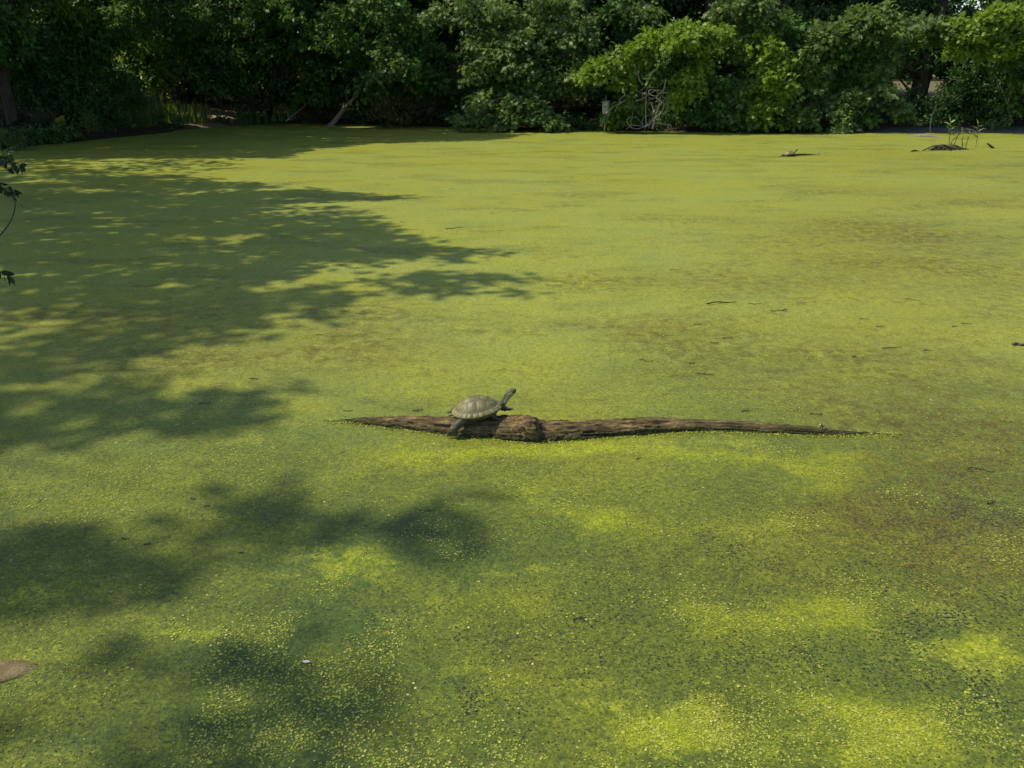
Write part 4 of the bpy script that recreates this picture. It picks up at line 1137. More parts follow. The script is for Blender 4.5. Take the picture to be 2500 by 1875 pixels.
for poly, cov, (z0, z1) in SHADE:
    W = np.array([G(*p)[:2] for p in poly])
    lo, hi = W.min(0), W.max(0)
    area_box = np.prod(hi - lo)
    dens = -math.log(max(1 - cov, .02)) / (.0066 * 8 * .62)          # twigs of 8 leaves per square metre
    n = int(area_box * dens)
    x = rng.uniform(lo[0], hi[0], n); y = rng.uniform(lo[1], hi[1], n)
    ok = poly_in(W, x, y)
    gapn = fbm(x * 1.1, y * 2.6, 91, 3)
    ok &= (gapn > .345) | (rng.random(n) < .10) if cov < .98 else (gapn > .30) | (rng.random(n) < .35)
    x, y = x[ok], y[ok]; n = len(x)
    z = z0 + (z1 - z0) * np.clip(.5 + 1.3 * (vn(x * .9, y * .9, 55) - .5) + rng.normal(size=n) * .10, 0, 1)
    k = z / (-TRAV[2])
    C = np.stack([x, y, np.zeros(n)], 1) - TRAV * k[:, None]
    dd = np.stack([np.hypot(C[:, 0] - q[0], C[:, 1] - q[1]) for q in SB], 1)
    own = dd.argmin(1)
    for i in range(len(SB)):
        sb_tw[i].append(C[own == i])
for i, (bx, by) in enumerate(SB):
    base = np.array([bx, by, hgt(bx, by) - .05])
    t = thing('bank_tree', 'tall leafy tree on the side bank, its crown shading the duckweed', 'tree', base, 'trees of the shady side bank')
    b, c = trunk(t, base, base + np.array([.5, .2, 7.6 if i < 2 or i == 5 else 6.8]), .15, .05, bend=.25)
    C = np.concatenate(sb_tw[i]) if sb_tw[i] else np.zeros((0, 3))
    if len(C):
        for j in rng.choice(len(C), min(22, len(C)), replace=False): limb_to(b, c, C[j], .028)
    b.build('trunk', M_BARK, t)
    E, De = crown_cloud((bx - 1.2, by, 7.2), (2.0, 2.0, 2.0), 260)
    C2 = np.concatenate([C, E]); D2 = unit(rng.normal(size=C2.shape) * [1, 1, .4])
    L = twigs(C2, D2, 8, .26, (.11, .19), up=1.0, face=(0, 0, 0))
    x, y, d = proj(L[0])
    seen = (d > 0) & (x > -40) & (x < 2540) & (y > -25) & (y < 1900)
    L = filt(L, ~seen & ~in_wells(L[0]))
    leaf_cloud('crown', *L, DIAM, M_CANOPY, t)
    if i == 1: TREE_NEAR = (t, c)
    if i == 2: TREE_MID = (t, c)

# low sprigs of those trees that hang into the picture
def hanging(t, c, name, pts, Y, r, leafpts, size, mat=M_DARK):
    W = np.array([AT(p[0], p[1], Y) for p in pts])
    q = curve_pts(W, 30)
    b = MB(); b.tube(q, np.linspace(r, r * .4, len(q)), 7, .1)
    limb_to(b, c, W[0], r * 2.2, at=W[0][2] + 1.2)
    o = b.build(name, M_TWIG, t)
    C = np.concatenate([np.array([AT(px + random.uniform(-6, 6), py + random.uniform(-6, 6), Y + random.uniform(-.12, .12)) for _ in range(k)]) for px, py, k in leafpts])
    n = len(C)
    A = unit(rng.normal(size=(n, 3)) * .5 + np.array([.5, 0, -.9])); N = unit(rng.normal(size=(n, 3)) * .6 + np.array([0, -.5, .6]))
    S = rng.uniform(*size, n)
    if n < 12:
        for i in range(n): leaf_cloud('leaf', C[i:i + 1], A[i:i + 1], N[i:i + 1], S[i:i + 1], OVAL, mat, o)
    else:
        leaf_cloud('leaf_spray', C, A, N, S, OVAL, mat, o)['kind'] = 'stuff'
t, c = TREE_NEAR
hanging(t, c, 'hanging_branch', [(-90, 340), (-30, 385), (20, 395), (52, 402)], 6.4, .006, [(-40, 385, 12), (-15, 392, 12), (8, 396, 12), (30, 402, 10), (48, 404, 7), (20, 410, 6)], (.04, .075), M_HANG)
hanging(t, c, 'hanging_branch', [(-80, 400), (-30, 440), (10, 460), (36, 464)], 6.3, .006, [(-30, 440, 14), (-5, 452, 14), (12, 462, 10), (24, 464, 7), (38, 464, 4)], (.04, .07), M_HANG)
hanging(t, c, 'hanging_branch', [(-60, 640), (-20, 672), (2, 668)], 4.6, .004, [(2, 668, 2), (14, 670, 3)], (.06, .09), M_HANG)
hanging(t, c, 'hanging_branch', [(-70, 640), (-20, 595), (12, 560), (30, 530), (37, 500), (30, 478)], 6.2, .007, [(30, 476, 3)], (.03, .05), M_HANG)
for _k in (0,):
    W = curve_pts([AT(35, 495, 6.2), AT(48, 498, 6.2), AT(60, 508, 6.2)], 10)
    MB().tube(W, .0016, 5).build('twig', M_TWIG, t)

# ------------------------------------------------------------------ second row of the wood and far trees beyond the field
BACK = [(-16, 28.5), (-13.6, 30.5), (-11, 29.6), (-8.2, 31.2), (-5.4, 30.0), (-2.6, 30.8), (0.2, 29.8), (3.0, 30.6), (5.8, 29.8), (8.6, 30.6), (10.8, 30.0), (17.6, 29.4), (20.5, 28.2), (-17, 23.5), (-16.4, 19.0), (19.6, 24.6), (-18, 34), (-14.5, 35), (-11, 34.4), (-7.5, 35.2), (-4, 34.4), (-.5, 35), (3, 34.6), (6, 35), (9, 34.4)]
for i, (x, y) in enumerate(BACK):
    base = np.array([x, y, hgt(x, y) - .05])
    t = thing('wood_tree', 'shaded tree standing deep in the wood behind the shoreline trees', 'tree', base, 'second row of trees in the wood')
    b, c = trunk(t, base, base + np.array([random.uniform(-.5, .5), random.uniform(-.4, .4), 9]), random.uniform(.11, .2), .05)
    Ls = []
    for q in range(12):
        cc = base + np.array([random.uniform(-1.7, 1.7), random.uniform(-1.0, 1.0), random.uniform(.5, 4.4)])
        C, D = crown_cloud(cc, (1.2, .9, .7), 85)
        C_ok = ~in_window(C, 10) & (C[:, 2] > .3)
        Ls.append(twigs(C[C_ok], D[C_ok], 8, .4, (.15, .24)))
        limb_to(b, c, cc, .04)
    for q in range(3):
        cc = base + np.array([random.uniform(-1.2, 1.2), random.uniform(-1.2, 1.2), random.uniform(5, 8.5)])
        C, D = crown_cloud(cc, (2.2, 2.0, 1.5), 190)
        Ls.append(twigs(C, D, 8, .5, (.18, .28)))
    b.build('trunk', M_BARK, t)
    L = merge(Ls); L = filt(L, ~in_window(L[0]) & ~in_wells(L[0]))
    leaf_cloud('crown', *L, DIAM, M_DARK, t)
for i in range(44):
    x = -40 + 3.4 * i + random.uniform(-1.5, 1.5); y = random.uniform(62, 88)
    base = np.array([x, y, hgt(x, y) - .05]); h = random.uniform(11, 17)
    t = thing('field_tree', 'distant tree across the sunny field behind the wood', 'tree', base, 'far row of trees beyond the field')
    b, c = trunk(t, base, base + np.array([0, 0, h * .8]), .25, .08); b.build('trunk', M_BARK, t)
    Ls = []
    for q in range(13):
        cc = base + np.array([random.uniform(-3, 3), random.uniform(-2.4, 2.4), random.uniform(.9, h * .8)])
        C, D = crown_cloud(cc, (2.4, 2.4, 1.9), 110); Ls.append(twigs(C, D, 5, .8, (.4, .7)))
    leaf_cloud('crown', *merge(Ls), DIAM, M_OAK, t)

# ------------------------------------------------------------------ shrubs, reeds and plants along the shore
def shrub(name, label, px, Y, wpx, hpx, mat, n, tm='oval', size=(.05, .09), per=9, group=None, low=.05, cat='shrub', depth=.7, droop=.35, stems=7):
    base = base_at(px, Y)
    t = thing(name, label, cat, base, group)
    w, h = wpx * mpp(Y) / 2, hpx * mpp(Y)
    C = []
    heads = []
    for q in range(max(4, int(n / 26))):
        a = random.uniform(0, 2 * math.pi); r = math.sqrt(random.random())
        zz = random.uniform(.25, 1.0)
        heads.append(base + np.array([w * r * math.cos(a) * (1.1 - .4 * zz), w * depth * r * math.sin(a), h * zz * (1.05 - .35 * r)]))
    heads = np.array(heads)
    C = heads[rng.integers(0, len(heads), n)] + rng.normal(size=(n, 3)) * np.array([w * .20, w * .18, h * .13])
    C[:, 2] = np.maximum(C[:, 2], base[2] + low)
    D = unit(C - base - np.array([0, 0, h * .2]))
    L = twigs(C, D, per, .22, size, droop=droop)
    ok = ~in_window(L[0]) & (L[0][:, 2] > .02)
    b = MB()
    for q in range(stems):
        p = heads[random.randrange(len(heads))]
        s0 = base + np.array([random.uniform(-.15, .15) * w, random.uniform(-.1, .1), -.03])
        qq = curve_pts([s0, (s0 + p) / 2 + np.array([random.uniform(-.1, .1), 0, .12 * h]), p], 10)
        b.tube(qq, np.linspace(.014, .004, len(qq)), 5)
    b.build('stems', M_BARK, t)
    leaf_cloud('foliage', *filt(L, ok), {'oak': OAK, 'oval': OVAL, 'slim': SLIM, 'diam': DIAM}[tm], mat, t)
    return t

SHR = [  # label, px, Y, width px, height px, material, twigs, template, leaf size
    ('rounded olive willow bush with narrow leaves at the water edge under the trees', 975, 25.2, 210, 95, M_BUSH, 420, 'slim', (.07, .12)),
    ('tall narrow-leaved willow bush behind the rounded one, reaching under the oak', 1090, 25.6, 170, 130, M_BUSH, 330, 'slim', (.07, .12)),
    ('low leafy creeper clump around the foot of the nest box post', 1480, 23.3, 70, 36, M_OAKB, 90, 'oval', (.05, .09)),
    ('low dark bush beside the nest box, below the tangled branches', 1535, 23.9, 90, 70, M_OAK, 130, 'oval', (.06, .1)),
    ('broad low bush trailing dark leaves on the water beside the tangled branches', 1700, 23.4, 170, 60, M_OAK, 240, 'oak', (.07, .12)),
    ('bushy undergrowth below the column of sunlit oak leaves', 1830, 23.3, 150, 60, M_OAK, 240, 'oak', (.07, .12)),
    ('small pale bush drooping onto the mud beside a basking turtle', 2048, 22.9, 44, 34, M_GREY, 70, 'oval', (.06, .1)),
    ('dark undergrowth at the foot of the thick oak trunk', 2170, 24.6, 200, 80, M_DARK, 240, 'oval', (.08, .12)),
    ('tall dark thicket right of the thick oak trunk', 2360, 24.2, 180, 190, M_DARK, 420, 'oval', (.08, .12)),
    ('dark ivy-grown thicket closing the shore beyond the water plants', 2470, 23.6, 140, 170, M_DARK, 330, 'oval', (.08, .12)),
    ('dark thicket behind the nest box', 1430, 26.0, 180, 120, M_DARK, 240, 'oval', (.08, .12)),
    ('dark undergrowth beneath the bright oak bough', 1640, 25.4, 240, 130, M_DARK, 330, 'oval', (.08, .12)),
    ('dark undergrowth between two leaning oak stems', 1900, 25.0, 240, 110, M_DARK, 300, 'oval', (.08, .12)),
    ('dark bush hiding the ground behind the willow bushes', 1180, 26.6, 260, 120, M_DARK, 300, 'oval', (.08, .12)),
    ('shaded bush behind the leaning dead trunk', 880, 28.4, 200, 120, M_DARK, 260, 'oval', (.08, .12)),
    ('loose shaded bush between the reeds and the leaning dead trunk', 770, 28.6, 130, 110, M_OAK, 170, 'oval', (.08, .12)),
    ('dark bush on the bank between the sandy patch and the reeds', 615, 26.8, 100, 75, M_DARK, 190, 'oval', (.07, .11)),
    ('sunlit yellowish weed clump with dry stems beside the sandy bank', 400, 25.6, 110, 130, M_OAKB, 200, 'oval', (.05, .09)),
    ('dark shrub behind the sunlit weed clump', 480, 28.6, 200, 130, M_DARK, 260, 'oval', (.08, .12)),
    ('thick dark shrub overhanging the water on the shaded bank', 270, 22.8, 190, 150, M_DARK, 420, 'oval', (.07, .11)),
    ('tall dark shrub between the elephant ears and the slender tree', 130, 21.6, 190, 170, M_DARK, 380, 'oval', (.07, .11)),
    ('light green leafy bush overhanging the water by the elephant ears', 5, 17.6, 90, 55, M_GREY, 150, 'slim', (.07, .13)),
    ('dark low bush hugging the water below the light green bush', -10, 15.2, 70, 30, M_DARK, 120, 'oval', (.05, .09)),
]
for s in SHR: shrub('shore_shrub', s[0], *s[1:7], s[7], s[8])

for px, Y, w, h in [(1120, 25.1, 60, 30), (1180, 23.9, 60, 26), (1400, 23.9, 60, 24), (1440, 23.7, 50, 30), (1610, 23.3, 50, 22), (1760, 23.1, 60, 26), (1900, 23.0, 60, 24), (1990, 23.2, 50, 20), (2110, 23.2, 50, 22), (2200, 23.6, 60, 30), (2300, 23.4, 60, 28), (60, 18.4, 70, 40), (110, 19.2, 80, 40), (165, 19.9, 80, 44), (225, 20.8, 80, 46), (285, 21.8, 80, 46), (340, 22.8, 80, 44), (395, 24.0, 70, 34), (2420, 23.2, 70, 30), (740, 27.0, 60, 26), (860, 26.6, 60, 30), (560, 25.9, 50, 22), (210, 21.2, 60, 24), (330, 23.0, 60, 28)]:
    shrub('shore_tuft', 'low leafy tuft trailing over the water edge', px, Y, w, h, random.choice((M_OAK, M_GREY, M_DARK)), 46, random.choice(('oval', 'slim')), (.06, .11), group='low leafy tufts along the waterline', cat='plant', stems=4)

def blades(name, label, px, Y, wpx, hpx, n, mat, width=.018, cat='grass', lean=.35):
    base = base_at(px, Y); t = thing(name, label, cat, base)
    w, h = wpx * mpp(Y) / 2, hpx * mpp(Y)
    V = []; rn = []; Fl = []; NP = []
    for i in range(n):
        x = base[0] + random.uniform(-w, w); y = base[1] + random.uniform(-.5, .5) * max(w, .3)
        z = max(hgt(x, y), 0) - .02 if i % 6 == 0 or i == 0 else z
        hh = h * random.uniform(.55, 1.0); a = random.uniform(0, 6.28); ln = random.uniform(0, lean) * hh
        dx, dy = math.cos(a), math.sin(a); sx, sy = -dy * width / 2, dx * width / 2
        s0 = len(V)
        for f in (0, .4, .75):
            k = 1 - .5 * f
            cx, cy, cz = x + dx * ln * f * f, y + dy * ln * f * f, z + hh * f * (1 - .15 * f)
            V += [(cx - sx * k, cy - sy * k, cz), (cx + sx * k, cy + sy * k, cz)]
        V.append((x + dx * ln, y + dy * ln, z + hh * (.85 if lean > .3 else .98)))
        Fl += [s0, s0 + 1, s0 + 3, s0 + 2, s0 + 2, s0 + 3, s0 + 5, s0 + 4, s0 + 4, s0 + 5, s0 + 6]; NP += [4, 4, 3]
        rn += [random.random()] * 7
    me = mesh_np('blades', np.array(V), np.array(Fl), np.array(NP), False, {'rnd': np.array(rn)})
    o = link_mesh('blades', me, mat, t); o['kind'] = 'stuff'
    b = MB(); b.ball(base + np.array([0, 0, .0]), (w * .5, .15, .06), 10, 6); b.build('root_clump', M_BARK, t)
blades('grass_clump', 'sunlit tall grass sloping down to the water left of the sandy bank', 455, 25.2, 110, 60, 420, M_GRASS, .02)
blades('grass_clump', 'tall shaded grass beside the sunlit weed clump', 345, 24.4, 100, 75, 380, M_GRASS, .02)
blades('reed_clump', 'upright reed clump with bent pale leaves on the shaded bank', 700, 27.2, 60, 52, 60, M_GRASS, .035, 'reeds', .3)
blades('reed_clump', 'dark low reeds at the water edge between bank and leaning trunk', 620, 26.4, 80, 40, 140, M_DARK, .03, 'reeds', .4)
blades('grass_clump', 'brown dry grass fringe along the foot of the sandy bank', 545, 25.7, 110, 16, 260, M_BUSH, .02)
blades('grass_clump', 'bright little grass tuft at the foot of the reeds', 680, 27.0, 30, 26, 90, M_GRASS, .03)

# elephant ears: each big leaf a part
def ear_mesh():
    V = []; 
    out = [(-.30, 0), (-.42, .16), (-.34, .34), (-.08, .42), (.22, .36), (.46, .2), (.6, 0), (.46, -.2), (.22, -.36), (-.08, -.42), (-.34, -.34), (-.42, -.16)]
    V = [(0, 0, 0)] + [(x, y, -.10 * (x * x + y * y) + .06 * abs(y)) for x, y in out]
    Fc = [(0, i + 1, (i + 1) % 12 + 1) for i in range(12)]
    me = bpy.data.meshes.new('leaf'); me.from_pydata(V, [], Fc)
    for p in me.polygons: p.use_smooth = True
    return me
def big_leaf_mat(name, a, b):
    m = leaf_mat(name, [a, a, b], .4, .3)
    return m
M_EAR = plain_mat('ear_leaf', (.022, .050, .022), (.042, .085, .035), 12, .45, .5)
M_EARY = plain_mat('yellowed_leaf', (.18, .20, .03), (.27, .27, .05), 12, .5, .4)
EAR = ear_mesh(); EARY = EAR.copy()
EAR.materials.append(M_EAR); EARY.materials.append(M_EARY)
def ears(label, leaves, Y, basepx):
    base = base_at(basepx, Y); base[2] = max(base[2], 0)
    t = thing('elephant_ear', label, 'plant', base)
    for (px, py, r, yel) in leaves:
        P = AT(px, py, Y + random.uniform(-.4, .1)); 
        o = bpy.data.objects.new('leaf', EARY if yel else EAR); COL.objects.link(o); o.parent = t
        o.location = Vector(P) - t.location; s = r * mpp(Y) * 2.0
        o.scale = (s, s, s); o.rotation_euler = (random.uniform(.35, .9), random.uniform(-.3, .3), random.uniform(-2.4, -.7))
        MB().tube(curve_pts([base + np.array([random.uniform(-.2, .2), .1, -.05]), (base + P) / 2 + np.array([0, .08, .12]), P], 10), .011, 6).build('stalk', M_OAK, t)
ears('patch of big dark elephant ear leaves with one yellowed round leaf at the water edge', [(148, 291, 13, 1), (100, 290, 22, 0), (80, 318, 22, 0), (120, 325, 22, 0), (150, 335, 18, 0), (75, 345, 18, 0), (120, 350, 20, 0), (165, 345, 14, 0), (135, 308, 16, 0), (40, 300, 22, 0), (165, 305, 9, 0), (60, 290, 18, 0)], 19.6, 95)
ears('dark elephant ear leaves under the overhanging shaded shrub', [(255, 275, 18, 0), (290, 285, 16, 0), (235, 290, 14, 0), (270, 300, 16, 0), (320, 296, 14, 0)], 22.0, 280)
ears('single dark round leaf hanging before the sandy bank', [(458, 283, 11, 0)], 25.2, 450)
ears('elephant ear with one pale leaf touching the duckweed beside the willow bush', [(942, 302, 13, 0), (935, 272, 13, 0), (920, 280, 9, 0)], 25.0, 940)

# small leafy saplings standing in the water
M_SAP = plain_mat('sapling_leaf', (.16, .21, .05), (.26, .31, .09), 30, .45, .5, 0)
def leafblade():
    me = bpy.data.meshes.new('leaf')
    me.from_pydata([(0, 0, 0), (.3, .14, .03), (.3, -.14, .03), (.3, 0, .0), (.65, .115, .01), (.65, -.115, .01), (.65, 0, -.02), (1, 0, -.10)], [], [(0, 3, 1), (0, 2, 3), (1, 3, 6, 4), (3, 2, 5, 6), (4, 6, 7), (6, 5, 7)])
    me.materials.append(M_SAP); return me
LB = leafblade()
M_STEM = plain_mat('green_stem', (.10, .10, .03), (.17, .16, .05), 40, .6)
def sapling(label, foot, stems):
    base = G(*foot); t = thing('water_sapling', label, 'plant', base)
    Y = base[1]
    for pts, n, f0, ls in stems:
        W = curve_pts([AT(p[0], p[1], Y + random.uniform(-.05, .05)) for p in pts], 16); W[0][2] = min(W[0][2], -.02)
        MB().tube(W, np.linspace(.010, .004, len(W)), 6).build('stem', M_STEM, t)
        for k in range(n):
            f = f0 + (1 - f0) * k / max(n - 1, 1); P = W[int(f * (len(W) - 1))]
            o = bpy.data.objects.new('leaf', LB); COL.objects.link(o); o.parent = t; o.location = Vector(P) - t.location
            a = (0 if k % 2 else math.pi) + random.uniform(-.5, .5)
            s = ls * random.uniform(.95, 1.3) * mpp(Y)
            o.scale = (s, s, s); o.rotation_euler = (random.uniform(-.4, .4), -random.uniform(.25, .75) if k < n - 1 else -1.2, a)
sapling('tallest willow sapling standing in the water on a mound of sticks', (2316, 364), [([(2316, 364), (2318, 340), (2322, 318), (2320, 296)], 13, .45, 15), ([(2324, 362), (2334, 342), (2340, 326), (2336, 316)], 6, .5, 14), ([(2322, 345), (2338, 332), (2350, 322)], 5, .55, 14)])
sapling('short thin-leaved sapling between the tall one and the bare-stemmed one', (2357, 364), [([(2357, 364), (2361, 345), (2368, 327)], 7, .35, 10), ([(2350, 356), (2349, 340), (2352, 332)], 5, .4, 8)])
sapling('willow sapling with a bare lower stem and a leafy top', (2384, 359), [([(2382, 359), (2385, 343), (2387, 330), (2388, 304)], 9, .55, 15)])

# ------------------------------------------------------------------ nest box on its post
M_BOX = bark_mat('weathered_board', (.20, .20, .18), (.34, .33, .30), (10, 10, 3), .85, .3)
def box_bm(dx, dy, dz, bev=.006):
    bm = bmesh.new(); bmesh.ops.create_cube(bm, size=1.0)
    bmesh.ops.scale(bm, vec=(dx, dy, dz), verts=bm.verts)
    bmesh.ops.bevel(bm, geom=bm.edges[:], offset=bev, segments=1, affect='EDGES')
    me = bpy.data.meshes.new('board'); bm.to_mesh(me); bm.free(); return me
def nest_box():
    g = G(1478, 312); Y = 22.6; m = mpp(Y)
    foot = np.array([(1477 - 1250) * m, Y, -.15])
    t = thing('nest_box', 'grey wooden nest box with a round hole on a thin post at the shore', 'nest box', foot)
    bz = AT(1472, 278, Y)[2]; h = 27 * m
    def put(name, me, loc, rot=(0, 0, 0), par=t, mat=M_BOX):
        o = link_mesh(name, me, mat, par, False); o.location = loc; o.rotation_euler = rot; return o
    rz = math.radians(-28)
    ca, sa = math.cos(rz), math.sin(rz)
    def R(x, y, z): return (x * ca - y * sa, x * sa + y * ca, z - foot[2])
    w, d = .15, .13
    th = .018
    # front board with the hole cut in it
    bm = bmesh.new(); k = 24; hr = .022; hc = h * .62
    ring = [bm.verts.new((hr * math.cos(2 * math.pi * i / k), 0, hc + hr * math.sin(2 * math.pi * i / k))) for i in range(k)]
    outp = []
    for i in range(k):
        a = 2 * math.pi * i / k; c, s = math.cos(a), math.sin(a)
        f = min((w / 2) / abs(c) if abs(c) > 1e-6 else 9, ((h - hc) if s > 0 else hc) / abs(s) if abs(s) > 1e-6 else 9)
        outp.append(bm.verts.new((f * c, 0, hc + f * s)))
    for i in range(k): bm.faces.new((ring[i], ring[(i + 1) % k], outp[(i + 1) % k], outp[i]))
    r = bmesh.ops.extrude_face_region(bm, geom=bm.faces[:]); bmesh.ops.translate(bm, vec=(0, th, 0), verts=[v for v in r['geom'] if isinstance(v, bmesh.types.BMVert)])
    bmesh.ops.recalc_face_normals(bm, faces=bm.faces[:])
    me = bpy.data.meshes.new('front_board'); bm.to_mesh(me); bm.free()
    put('front_board', me, R(0, -d / 2, bz), (0, 0, rz))
    for s in (-1, 1): put('side_board', box_bm(th, d - .002, h), R(s * (w / 2 - th / 2), th / 2 + .001, bz + h / 2), (0, 0, rz))
    put('back_board', box_bm(w * .8, th, h * 1.25), R(0, d / 2 + th, bz + h * .5), (0, 0, rz))
    put('floor_board', box_bm(w - .04, d - .03, th), R(0, 0, bz + .012), (0, 0, rz))
    put('roof', box_bm(w + .035, d + .06, .02), R(0, -.012, bz + h + .016), (math.radians(9), 0, rz))
    top = bz + h + .17
    MB().tube([(0, d / 2 + .03, -.3), (0, d / 2 + .03, (top - foot[2]) * .5), (0, d / 2 + .03, top - foot[2])], .018, 10).build('post', M_GREYWOOD, t, True, False)
nest_box()

# ------------------------------------------------------------------ dead wood
def traced(name, label, cat, Y, main, r, others=(), mat=M_DEAD, foot=None, part='branch'):
    W = np.array([AT(p[0], p[1], Y + (p[2] if len(p) > 2 else 0)) for p in main])
    base = W[0].copy(); t = thing(name, label, cat, base)
    q = curve_pts(W, 40)
    MB().tube(q, np.linspace(r, r * .45, len(q)), 9, .08).build('main_stem', mat, t)
    for pts, rr in others:
        W = np.array([AT(p[0], p[1], Y + (p[2] if len(p) > 2 else random.uniform(-.25, .25))) for p in pts])
        rr *= 1.05 if name == 'dead_branch_tangle' else 1
        q = curve_pts(W, 36); MB().tube(q, np.linspace(rr, rr * .5, len(q)), 6, .05).build(part, mat, t)
    return t
z = lambda L: [(1450 + x / 7.373, 150 + y / 7.373) for x, y in L]      # traced in an enlarged crop
vines = [
    (z([(940, 1180), (930, 900), (940, 650), (960, 480), (1100, 470)]), .012),
    (z([(215, 940), (330, 830), (480, 750), (650, 660), (770, 620), (830, 530), (950, 440)]), .012),
    (z([(470, 740), (480, 660), (560, 600), (520, 500), (560, 400), (680, 420), (780, 520), (870, 585), (970, 580)]), .011),
    (z([(880, 430), (810, 300), (805, 180), (830, 80)]), .009),
    (z([(970, 400), (1000, 280), (1070, 170), (1160, 110)]), .008),
    (z([(760, 190), (740, 90), (680, 0)]), .008),
    (z([(750, 715), (880, 670), (980, 600), (1100, 530), (1200, 520), (1260, 590)]), .012),
    (z([(980, 640), (1060, 670), (1180, 600), (1260, 560), (1360, 570)]), .010),
    (z([(1230, 620), (1300, 690), (1330, 800), (1290, 910), (1200, 970)]), .011),
    (z([(1240, 620), (1250, 720), (1310, 830), (1260, 930), (1150, 940)]), .010),
    (z([(1200, 640), (1150, 800), (1080, 900), (1080, 1000), (1000, 1120), (900, 1160), (700, 1150)]), .016),
    (z([(1160, 800), (1120, 950), (1050, 1080), (960, 1150), (800, 1210), (700, 1200), (620, 1160)]), .013),
    (z([(880, 1150), (830, 1080), (740, 980)]), .011),
    (z([(680, 1160), (610, 1120), (600, 1040), (680, 990), (700, 930), (680, 900)]), .009),
    (z([(690, 1150), (660, 1080), (700, 1010), (760, 1000)]), .008),
    (z([(870, 1120), (880, 1040), (950, 980), (1050, 960), (1100, 1000), (1180, 960)]), .009),
    (z([(1100, 1110), (1250, 1130), (1380, 1150), (1400, 1190)]), .016),
    (z([(1380, 1150), (1330, 1100), (1320, 1070)]), .008), (z([(1040, 760), (1060, 860), (1040, 950), (1080, 1080), (1060, 1210)]), .009),
    (z([(1160, 820), (1180, 880), (1130, 960), (1160, 1060), (1090, 1150)]), .009),
    (z([(1200, 700), (1260, 790), (1220, 900), (1120, 1000), (1020, 1100), (980, 1200)]), .010),
    (z([(580, 1220), (650, 1170), (690, 1150)]), .008), (z([(900, 1280), (930, 1180), (1000, 1060), (1010, 990)]), .008),
    (z([(1020, 1200), (1000, 1100), (1090, 1000), (1140, 900)]), .008), (z([(830, 790), (950, 765), (1060, 780)]), .007),
    (z([(980, 580), (1000, 520), (1100, 510), (1180, 560), (1120, 620), (1010, 600), (990, 560)]), .010),
    (z([(345, 740), (380, 725), (460, 730)]), .006), (z([(240, 950), (260, 900), (330, 840)]), .007), (z([(380, 900), (420, 820), (470, 770)]), .006),
]
traced('dead_branch_tangle', 'tangle of bare grey curling dead branches at the water edge under the bright bough', 'dead branch', 22.3,
       z([(1050, 1215), (1100, 1000), (1160, 810), (1220, 730), (1120, 650), (1180, 580), (1250, 520), (1280, 400), (1290, 310)]), .028, vines, part='branch')
traced('leaning_dead_trunk', 'grey dead trunk leaning out of the shade into the water', 'dead tree', 25.6, [(797, 314), (815, 298), (840, 265), (865, 238), (890, 200)], .085,
       [([(835, 275), (852, 266), (872, 268), (884, 280)], .02), ([(868, 235), (880, 220), (900, 190)], .05), ([(800, 308), (792, 318)], .02), ([(850, 250), (845, 225), (860, 195)], .018)], M_GREYWOOD)
traced('fallen_stick', 'pale forked stick propped up on the bank beside the reeds', 'stick', 26.6, [(698, 296), (712, 284), (730, 270), (748, 257)], .022, [([(712, 284), (722, 288)], .012), ([(704, 292), (716, 292)], .012)], M_DEAD)
traced('leaning_twig', 'thin bare twig leaning from the mud toward the oak', 'stick', 22.9, [(2060, 318), (2085, 300), (2105, 280), (2118, 262)], .016, [([(2085, 300), (2076, 306)], .007)], M_DEAD)
traced('bare_sapling', 'thin whitish bare stem standing at the shore near the water saplings', 'dead stem', 22.7, [(2271, 326), (2271, 306), (2276, 280), (2288, 252)], .014, [([(2276, 280), (2282, 270)], .006)], M_DEAD)
traced('bare_twig', 'bare pale forked twig low in the dark thicket', 'dead stem', 23.2, [(2470, 300), (2462, 260), (2470, 215)], .014, [([(2462, 260), (2440, 205)], .009), ([(2440, 220), (2432, 190)], .006)], M_DEAD)
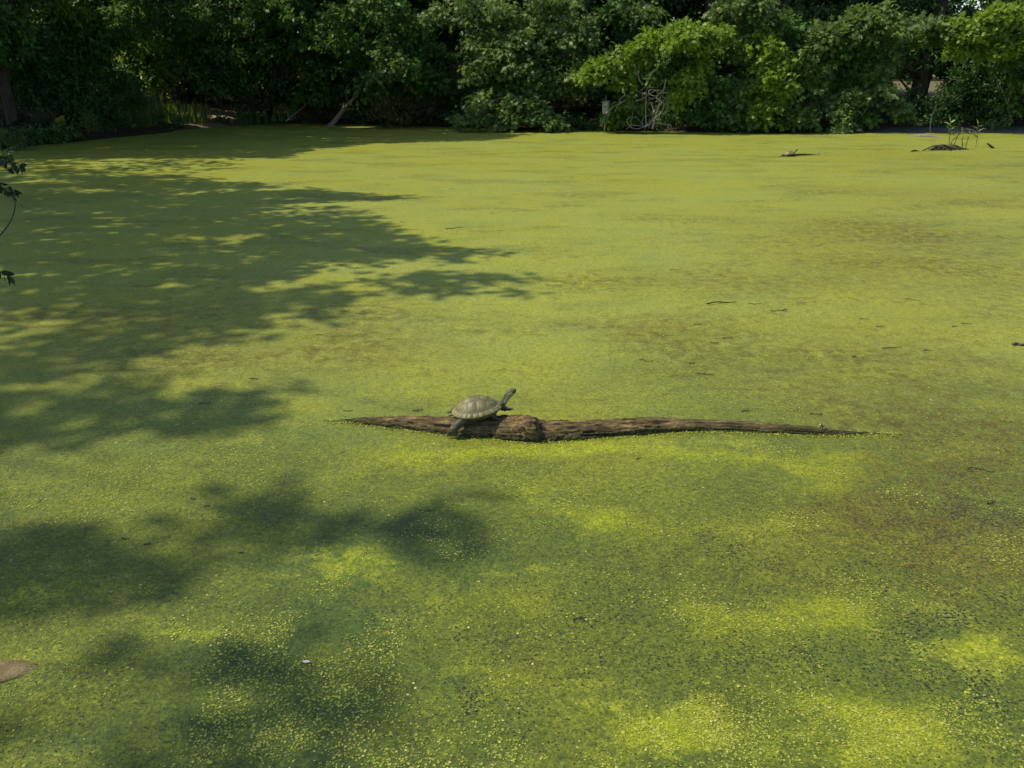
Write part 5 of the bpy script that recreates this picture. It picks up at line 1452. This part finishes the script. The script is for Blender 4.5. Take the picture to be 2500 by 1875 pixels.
traced('stub_stick', 'short dark stick poking slantwise out of the duckweed', 'stick', G(2424, 362)[1], [(2426, 363), (2418, 356), (2410, 350)], .03, [], M_TWIG)

def drift(name, label, x0, y0, x1, y1, r, mat, flat=.5, extra=0):
    a, b_ = G(x0, y0), G(x1, y1); mid = (a + b_) / 2
    t = thing(name, label, 'driftwood', mid)
    q = curve_pts([a, mid + np.array([0, .04, r * flat]), b_], 24)
    q[:, 2] += np.sin(np.linspace(0, math.pi, len(q))) * r * .2 - r * .35
    MB().tube(q, np.interp(np.linspace(0, 1, len(q)), [0, .2, .6, 1], [r * .4, r, r * .9, r * .25]), 10, .15).build('stem', mat, t)
    for k in range(extra):
        s = random.uniform(.15, .85); p = a * (1 - s) + b_ * s
        MB().tube(curve_pts([p + np.array([random.uniform(-.4, .0), random.uniform(-.12, .12), .0]), p + np.array([0, 0, random.uniform(.05, .12)]), p + np.array([random.uniform(.15, .45), random.uniform(-.1, .1), .0])], 10), .014, 6, .1).build('stick', mat, t)
drift('pale_drift_log', 'pale grey flat driftwood log lying on the duckweed by the water saplings', 2215, 332, 2310, 337, .05, M_GREYWOOD, .5)
drift('stick_heap', 'low dark heap of sticks around the tallest water sapling', 2268, 368, 2345, 364, .022, M_STICK, 1.0, 8)
drift('dark_drift_stick', 'thin dark stick floating near the heap of sticks', 2223, 371, 2246, 369, .022, M_TWIG, .8)
drift('turtle_stick', 'thin half sunk stick under the small turtle far out on the pond', 1899, 383, 2003, 378, .022, M_TWIG, .9)

# small far turtles and a frog
p = G(1927, 382); make_turtle('turtle', 'small turtle with raised head basking on the thin stick out on the pond', (p[0], p[1] + .03, .045), math.radians(8), math.radians(6), False, .95)
p = G(2096, 325); make_turtle('turtle', 'pale-shelled turtle resting at the mud edge under the oak', (p[0], p[1], .055), math.radians(205), math.radians(5), False, .95)
p = G(2026, 324); make_turtle('turtle', 'small dark turtle at the mud edge beside the pale drooping bush', (p[0], p[1], .04), math.radians(160), math.radians(4), False, .75)
p = G(1999, 379); make_frog((p[0], p[1], .015), math.radians(170), 'tiny pale frog at the far end of the thin stick', 1.1)
